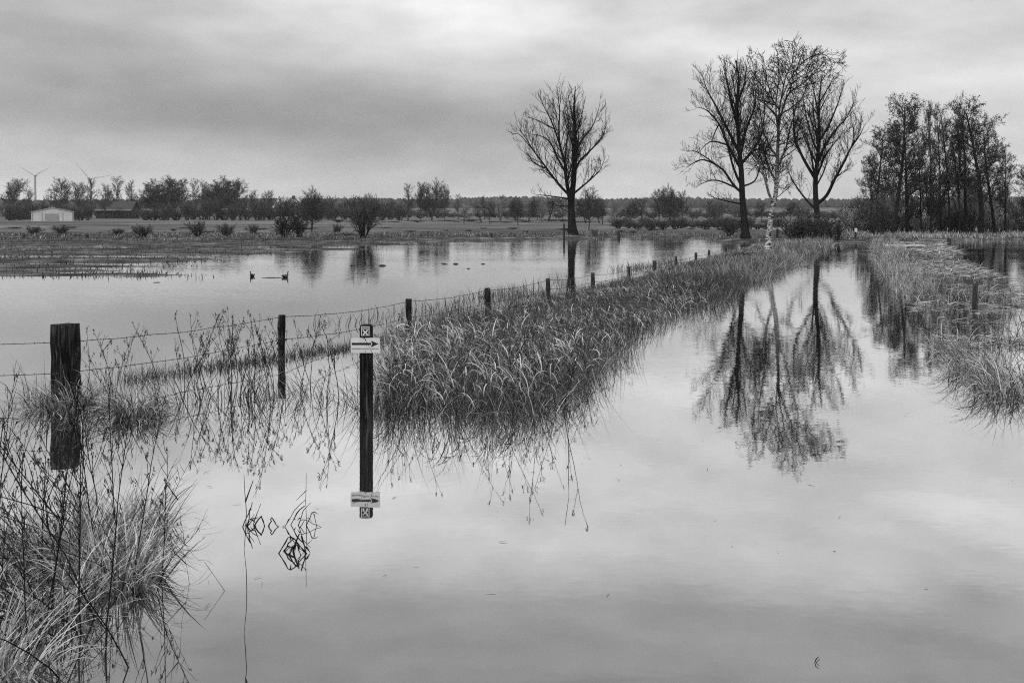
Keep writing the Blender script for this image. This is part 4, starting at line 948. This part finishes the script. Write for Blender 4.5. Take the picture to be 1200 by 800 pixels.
# ------------------------------------------------------------------ dry weeds
WH = []
def weed_meshes(seed, h, nb, spread, curve=.0, r0=.0052, seeds=5, leafy=False):
    rnd = random.Random(seed); sb, hb = MB(), MB()
    def stem(p, d, L, r, lev, trop):
        n = 7 if lev == 0 else 4; pts = [p.copy()]; d = d.normalized()
        for i in range(n):
            d = (d + Vector((rnd.gauss(0, .07), rnd.gauss(0, .07), trop)) + Vector((curve * .12, 0, 0)) * (lev == 0)).normalized(); p = p + d * (L / n); pts.append(p.copy())
        sb.tube(pts, [max(.0011, r * (1 - .7 * i / n)) for i in range(n + 1)], 5 if lev == 0 else 4)
        return pts, d
    pts, d = stem(Vector((0, 0, -.25)), Vector((rnd.gauss(0, .12) + curve * .2, rnd.gauss(0, .12), 1)), h + .25, r0, 0, .02)
    ends = [(pts[-1], d)]
    for j in range(nb):
        t = .42 + .55 * (j + rnd.random()) / nb; x = t * 7; i = min(6, int(x)); p = pts[i].lerp(pts[i + 1], x - i)
        a = rnd.uniform(0, 6.28); dd = Vector((math.cos(a) * spread, math.sin(a) * spread, 1))
        q, d2 = stem(p, dd, h * rnd.uniform(.12, .3) * (1.3 - t * .6), r0 * .5, 1, .06); ends.append((q[-1], d2)); 
        if rnd.random() < .6:
            q2, d3 = stem(q[2], d2 + Vector((rnd.gauss(0, .6), rnd.gauss(0, .6), 0)), h * .09, r0 * .35, 1, .06); ends.append((q2[-1], d3))
    heads = []
    for p, d in ends[:9]:
        hb = MB(); heads.append(hb)
        hb.tube([p - d * .03, p, p + d * .012], [.0012, .003, .001], 4)
        for s in range(seeds):
            o = Vector((rnd.gauss(0, .006), rnd.gauss(0, .006), rnd.uniform(-.035, .012))); e = (d + Vector((rnd.gauss(0, .5), rnd.gauss(0, .5), rnd.gauss(0, .3)))).normalized() * rnd.uniform(.006, .016)
            c = p + o; hb.tube([c - e, c, c + e], [.001, rnd.uniform(.002, .0042), .0008], 4)
    return sb.mesh('weed_stem', M['weed']), [h.mesh('weed_seed_head', M['seed']) for h in heads]
WP = [weed_meshes(s, .75, nb, sp_, cv) for s, nb, sp_, cv in ((1, 6, .45, .4), (2, 8, .35, -.3), (3, 4, .6, .1), (4, 7, .5, -.7), (5, 3, .4, .8))]
WR = [weed_meshes(s, .8, 2, .35, cv, .0034, 3) for s, cv in ((31, .8), (32, -.9), (33, .3))]
WT = [weed_meshes(s, 1.15, nb, sp_, cv, .0054) for s, nb, sp_, cv in ((11, 9, .5, -.5), (12, 7, .7, -1.1), (13, 11, .5, .3), (14, 6, .6, -1.6))]
def weed(kind, k, X, Y, sc, label, group, rz=None, lean=0.):
    st, hd = kind[k % len(kind)]
    r = empty('dry_weed', (X, Y, 0), label, 'dry weed', group, rz=k * 2.4 if rz is None else rz)
    r.scale = (sc, sc, sc); r.rotation_euler[1] = lean
    link('stem', st, r)
    for h in hd: link('seed_head', h, r)
rw = random.Random(17)
for k in range(46):      # tall group right of the corner post up to the sign
    px = rw.choice((rw.gauss(285, 40), rw.gauss(262, 20), rw.gauss(345, 30), rw.uniform(180, 420))); Y = rw.uniform(8.9, 10.6)
    weed(WP, k, X_(px, Y), Y, rw.uniform(.55, 1.05), 'thin dark weed stalk with ragged seed heads between the corner post and the sign', 'dry weeds between the corner post and the sign', lean=rw.gauss(0, .1))
for k in range(12):      # beside the corner post
    px = rw.gauss(105, 30); Y = rw.uniform(8.7, 10.2)
    weed(WP, k + 1, X_(px, Y), Y, rw.uniform(.5, .95), 'dark weed stalk growing close around the thick corner post', 'dry weeds round the corner post', lean=rw.gauss(0, .15))
for k in range(26):      # reeds standing out of the big clump
    Y = rw.uniform(8.8, 16); X = rw.uniform(-1.1, 1.0) + (Y - 9) * .16
    weed(WP, k + 2, X, Y, rw.uniform(.6, .95), 'thin weed stalk sticking out of the reed grass right of the sign', 'dry weeds in the reed grass', lean=rw.gauss(0, .1))
for k in range(44):      # foreground corner
    Y = rw.uniform(3.75, 5.3); X = -rw.uniform(.36, .53) * Y + rw.gauss(0, .05)
    weed(WT, k, X, Y, rw.uniform(.55, .9), 'tall weed stalk rising out of the bottom left corner sedge', 'dry weeds in the bottom left corner', rz=rw.gauss(0, .6), lean=-abs(rw.gauss(.16, .12)))
for k in range(5):
    Y = rw.uniform(4.3, 5.0); X = -.365 * Y + rw.gauss(0, .05)
    weed(WT, k + 1, X, Y, rw.uniform(.45, .62), 'slender weed stalk at the outer right edge of the corner sedge', 'weeds at the edge of the corner sedge', lean=rw.gauss(-.05, .08))

for k in range(16):      # tall leaning reeds at the front of the clump
    Y = rw.uniform(8.3, 9.2); X = rw.uniform(-.9, .5)
    weed(WR, k, X, Y, rw.uniform(.95, 1.4), 'tall thin reed leaning out of the front of the reed grass', 'tall reeds at the front of the reed grass', lean=rw.gauss(.08, .13))
# single bent stalks out in the open water
def stalk(name, px, pw, pts, r, label, cat='reed stalk'):
    """pts: (dx, dy, z) metres from the foot"""
    X, Y = gpt(px, pw); mb = MB()
    rj = random.Random(px)
    for line in pts:
        n = len(line); sl_ = smooth_line([Vector(p) * .85 for p in line], 2) if n > 2 else [Vector(p) for p in line]
        sl_ = [p + Vector((rj.gauss(0, .0022), rj.gauss(0, .002), rj.gauss(0, .0022))) for p in sl_]
        rr_ = r * rj.uniform(.45, 1.15); m_ = len(sl_)
        mb.tube(sl_, [rr_ * (1.1 - .5 * i / (m_ - 1)) * rj.uniform(.65, 1.35) for i in range(m_)], 5)
        if n > 3 and rj.random() < .7:                      # a shred of withered leaf hanging from the stalk
            c = sl_[m_ // 2]; e = Vector((rj.gauss(0, .03), rj.gauss(0, .02), -abs(rj.gauss(.02, .01))))
            mb.tube([c, c + e * .4 + Vector((0, 0, .006)), c + e], [rr_ * .5, rr_ * 1.1, rr_ * .2], 4)
    tag(mb.build(name, M['weed'], loc=(X, Y, 0)), label, cat); 
stalk('bent_reed', 289, 692, [[(.0, 0, -.2), (.005, .0, 0), (-.012, .0, .22), (-.008, .01, .42), (-.02, .02, .62)], [(-.008, .01, .40), (.03, .0, .5)]], .0035, 'single upright dark reed rising from the open water right of the corner clump')
stalk('bent_reed', 262, 692, [[(.0, 0, -.1), (0, 0, 0), (-.10, .0, .15)]], .002, 'short thin reed slanting out of the water beside the corner clump')
stalk('bent_reed', 222, 684, [[(0, 0, -.2), (.0, 0, 0), (-.045, .02, .2), (-.07, .04, .42)], [(-.066, .04, .38), (-.14, .05, .47)], [(-.066, .04, .38), (.02, .05, .47)], [(-.02, .01, .09), (-.12, .0, .2)]], .0024, 'reed with forked tip leaning out of the corner sedge')
def hoop(x0, x1, h, kink, y=0.):
    """a broken reed: leaves the water at x0, kinks at height h and dips back in at x1"""
    xm = x0 + (x1 - x0) * kink
    return [(x0 + .25 * (x0 - xm), y, -.35 * h), (x0, y, 0), (x0 + (xm - x0) * .55, y + .004, h * .62), (xm, y + .006, h), (xm + (x1 - xm) * .5, y, h * .5), (x1, y - .003, 0), (x1 + .2 * (x1 - xm), y, -.3 * h)]
def hook(x0, dx, h, y=0.):
    return [(x0 - dx * .4, y, -.4 * h), (x0, y, 0), (x0 + dx * .45, y + .004, h * .62), (x0 + dx, y + .004, h)]
stalk('bent_reed', 300, 617, [hook(-.085, .055, .12), hook(-.062, .03, .145, .03), hook(-.05, .045, .09, -.03), hook(-.03, .05, .13, .05), hoop(-.015, .05, .06, .65, .02), hoop(.078, .14, .05, .35, .01), [(.165, 0, -.01), (.17, 0, .0), (.18, 0, .012)], hook(-.06, .07, .06, .0)], .0044, 'left tuft of short bent reeds poking out of open water below the sign')
stalk('bent_reed', 352, 617, [hook(-.10, .13, .17), hook(-.07, .085, .12, .04), hook(-.02, .08, .15, .03), hoop(.0, .13, .045, .25), hoop(.03, .10, .085, .6, .03)], .0042, 'right tuft of bent reeds poking out of open water below the sign')
stalk('bent_reed', 358, 622, [[(0, .01, -.1), (0, .01, .0), (.002, .01, .18), (-.001, .01, .36)], [(.0, .01, .22), (-.06, .02, .16)]], .0024, 'thin straight reed standing in the right tuft of bent reeds')
stalk('bent_reed', 346, 648, [hoop(-.10, .07, .10, .42), hoop(-.07, .05, .05, .6, .03), hook(-.075, .06, .075, .04), hoop(-.03, .04, .07, .7, -.03), hook(.06, -.03, .11), hook(-.02, .035, .10, .03)], .0046, 'nearest tuft of dark bent reeds in the open water')
stalk('bent_reed', 957, 776, [[(-.012, 0, -.04), (-.01, 0, .0), (.012, 0, .03)], [(-.01, 0, .0), (.012, 0, .012)]], .0022, 'tiny twig tip breaking the water at the bottom of the picture')
stalk('bent_reed', 666, 545, [[(0, 0, -.1), (0, 0, 0), (.005, .01, .25), (-.03, .02, .5)]], .003, 'lone reed standing in open water right of the reed clump')

# ================================================================== AIR, SKY, LIGHT, CAMERA
mb = MB(); mb.box(-2900, 2900, -70, 3300, -1.6, 122)
hz_m = bpy.data.materials.new('haze'); hz_m.use_nodes = True; nt = hz_m.node_tree; nt.nodes.clear()
out = nt.nodes.new('ShaderNodeOutputMaterial'); pv = nt.nodes.new('ShaderNodeVolumePrincipled')
pv.inputs['Color'].default_value = (.9, .9, .9, 1); pv.inputs['Density'].default_value = .00013; pv.inputs['Anisotropy'].default_value = .2
nt.links.new(pv.outputs[0], out.inputs['Volume'])
HAZE = True
if HAZE: tag(mb.build('haze', hz_m, smooth=False), 'thin damp winter haze over the whole flood plain', 'haze', kind='stuff')

SUN_EL, SUN_AZ = math.radians(52), math.radians(-150)     # azimuth measured from +Y towards +X: high, behind the camera's left shoulder
w = bpy.data.worlds.new('World'); scene.world = w; w.use_nodes = True
nt = w.node_tree; L = nt.links.new; bg = nt.nodes['Background']
def mt(op, a, b=None, c=None):
    n = nt.nodes.new('ShaderNodeMath'); n.operation = op
    for i, v in enumerate((a, b, c)):
        if v is None: continue
        if isinstance(v, (int, float)): n.inputs[i].default_value = v
        else: L(v, n.inputs[i])
    return n.outputs[0]
tc = nt.nodes.new('ShaderNodeTexCoord'); sp_ = nt.nodes.new('ShaderNodeSeparateXYZ'); L(tc.outputs['Generated'], sp_.inputs[0])
dx, dyy, dz = sp_.outputs
az = mt('ARCTAN2', dx, dyy); el = mt('ARCSINE', dz)
def gauss(a0, s, e0, t, amp):
    u = mt('DIVIDE', mt('SUBTRACT', az, a0), s); v = mt('DIVIDE', mt('SUBTRACT', el, e0), t)
    return mt('MULTIPLY', mt('EXPONENT', mt('MULTIPLY', mt('ADD', mt('MULTIPLY', u, u), mt('MULTIPLY', v, v)), -1.)), amp)
# overcast deck: brightness by height, then cloud masses, then turbulence (elevations in radians)
rp = nt.nodes.new('ShaderNodeValToRGB'); e = rp.color_ramp.elements
stops = [(0, .56), (.04, .46), (.09, .42), (.15, .52), (.20, .55), (.27, .60), (.32, .55), (.37, .30), (.45, .22), (.70, .62), (1.0, .95)]
while len(e) < len(stops): e.new(.5)
for k, (p, v) in enumerate(stops): e[k].position = p; e[k].color = (v, v, v, 1)
L(el, rp.inputs[0])
nA = nt.nodes.new('ShaderNodeTexNoise'); nA.inputs['Scale'].default_value = 2.6; nA.inputs['Detail'].default_value = 6; nA.inputs['Roughness'].default_value = .5; nA.inputs['Distortion'].default_value = .4
mp = nt.nodes.new('ShaderNodeMapping'); mp.inputs['Scale'].default_value = (1.0, 1.0, 2.9); mp.inputs['Rotation'].default_value = (0, math.radians(16), 0); L(tc.outputs['Generated'], mp.inputs[0]); L(mp.outputs[0], nA.inputs['Vector'])
nB = nt.nodes.new('ShaderNodeTexNoise'); nB.inputs['Scale'].default_value = 11; nB.inputs['Detail'].default_value = 8; L(mp.outputs[0], nB.inputs['Vector'])
tur = mt('ADD', mt('MULTIPLY', mt('SUBTRACT', nA.outputs['Fac'], .5), 1.0), mt('MULTIPLY', mt('SUBTRACT', nB.outputs['Fac'], .5), .62))
lum = rp.outputs[0]
lum = mt('ADD', lum, gauss(-.20, .21, .10, .05, -.20))
lum = mt('ADD', lum, gauss(-.05, .12, .195, .04, .12))
lum = mt('ADD', lum, gauss(-.44, .18, .17, .08, -.20))
lum = mt('ADD', lum, gauss(.40, .2, .09, .09, .06))
lum = mt('ADD', lum, gauss(.44, .05, .33, .016, -.16))
lum = mt('MULTIPLY', lum, mt('ADD', 1., tur))
lum = mt('MULTIPLY', mt('MAXIMUM', lum, .02), 10.)
sk = nt.nodes.new('ShaderNodeTexSky'); sk.sky_type = 'NISHITA'; sk.sun_disc = False; sk.sun_elevation = SUN_EL; sk.sun_rotation = SUN_AZ
bw = nt.nodes.new('ShaderNodeRGBToBW'); L(sk.outputs[0], bw.inputs[0])
mixv = mt('ADD', mt('MULTIPLY', bw.outputs[0], .05), mt('MULTIPLY', lum, .97))
L(mixv, bg.inputs['Color']); bg.inputs['Strength'].default_value = .1

sl = bpy.data.lights.new('sun', 'SUN'); sl.energy = 1.2; sl.angle = math.radians(14); sl.color = (1, 1, 1)
so = bpy.data.objects.new('sun', sl); COL.objects.link(so)
dirv = Vector((math.sin(SUN_AZ) * math.cos(SUN_EL), math.cos(SUN_AZ) * math.cos(SUN_EL), math.sin(SUN_EL)))
so.rotation_euler = (-dirv).to_track_quat('-Z', 'Y').to_euler(); so.location = dirv * 60

cam = bpy.data.cameras.new('camera'); co = bpy.data.objects.new('camera', cam); COL.objects.link(co)
co.location = (0, 0, CAM); co.rotation_euler = (math.pi / 2, 0, 0)
cam.sensor_width = 36; cam.lens = 36 * F / 1200; cam.clip_end = 8000; cam.clip_start = .1
cam.shift_y = -(400 - H0) / 1200.
scene.camera = co

vs = scene.view_settings; vs.view_transform = 'Standard'; vs.look = 'None'; vs.gamma = 1; vs.exposure = .37; vs.use_curve_mapping = False
cy = scene.cycles; cy.max_bounces = 6; cy.diffuse_bounces = 2; cy.glossy_bounces = 3; cy.volume_bounces = 1; cy.transparent_max_bounces = 8
cy.filter_width = 1.1; cy.caustics_reflective = False; cy.caustics_refractive = False; cy.use_denoising = False
cy.denoiser = 'OPENIMAGEDENOISE'; cy.denoising_input_passes = 'RGB_ALBEDO_NORMAL'; cy.denoising_prefilter = 'ACCURATE'
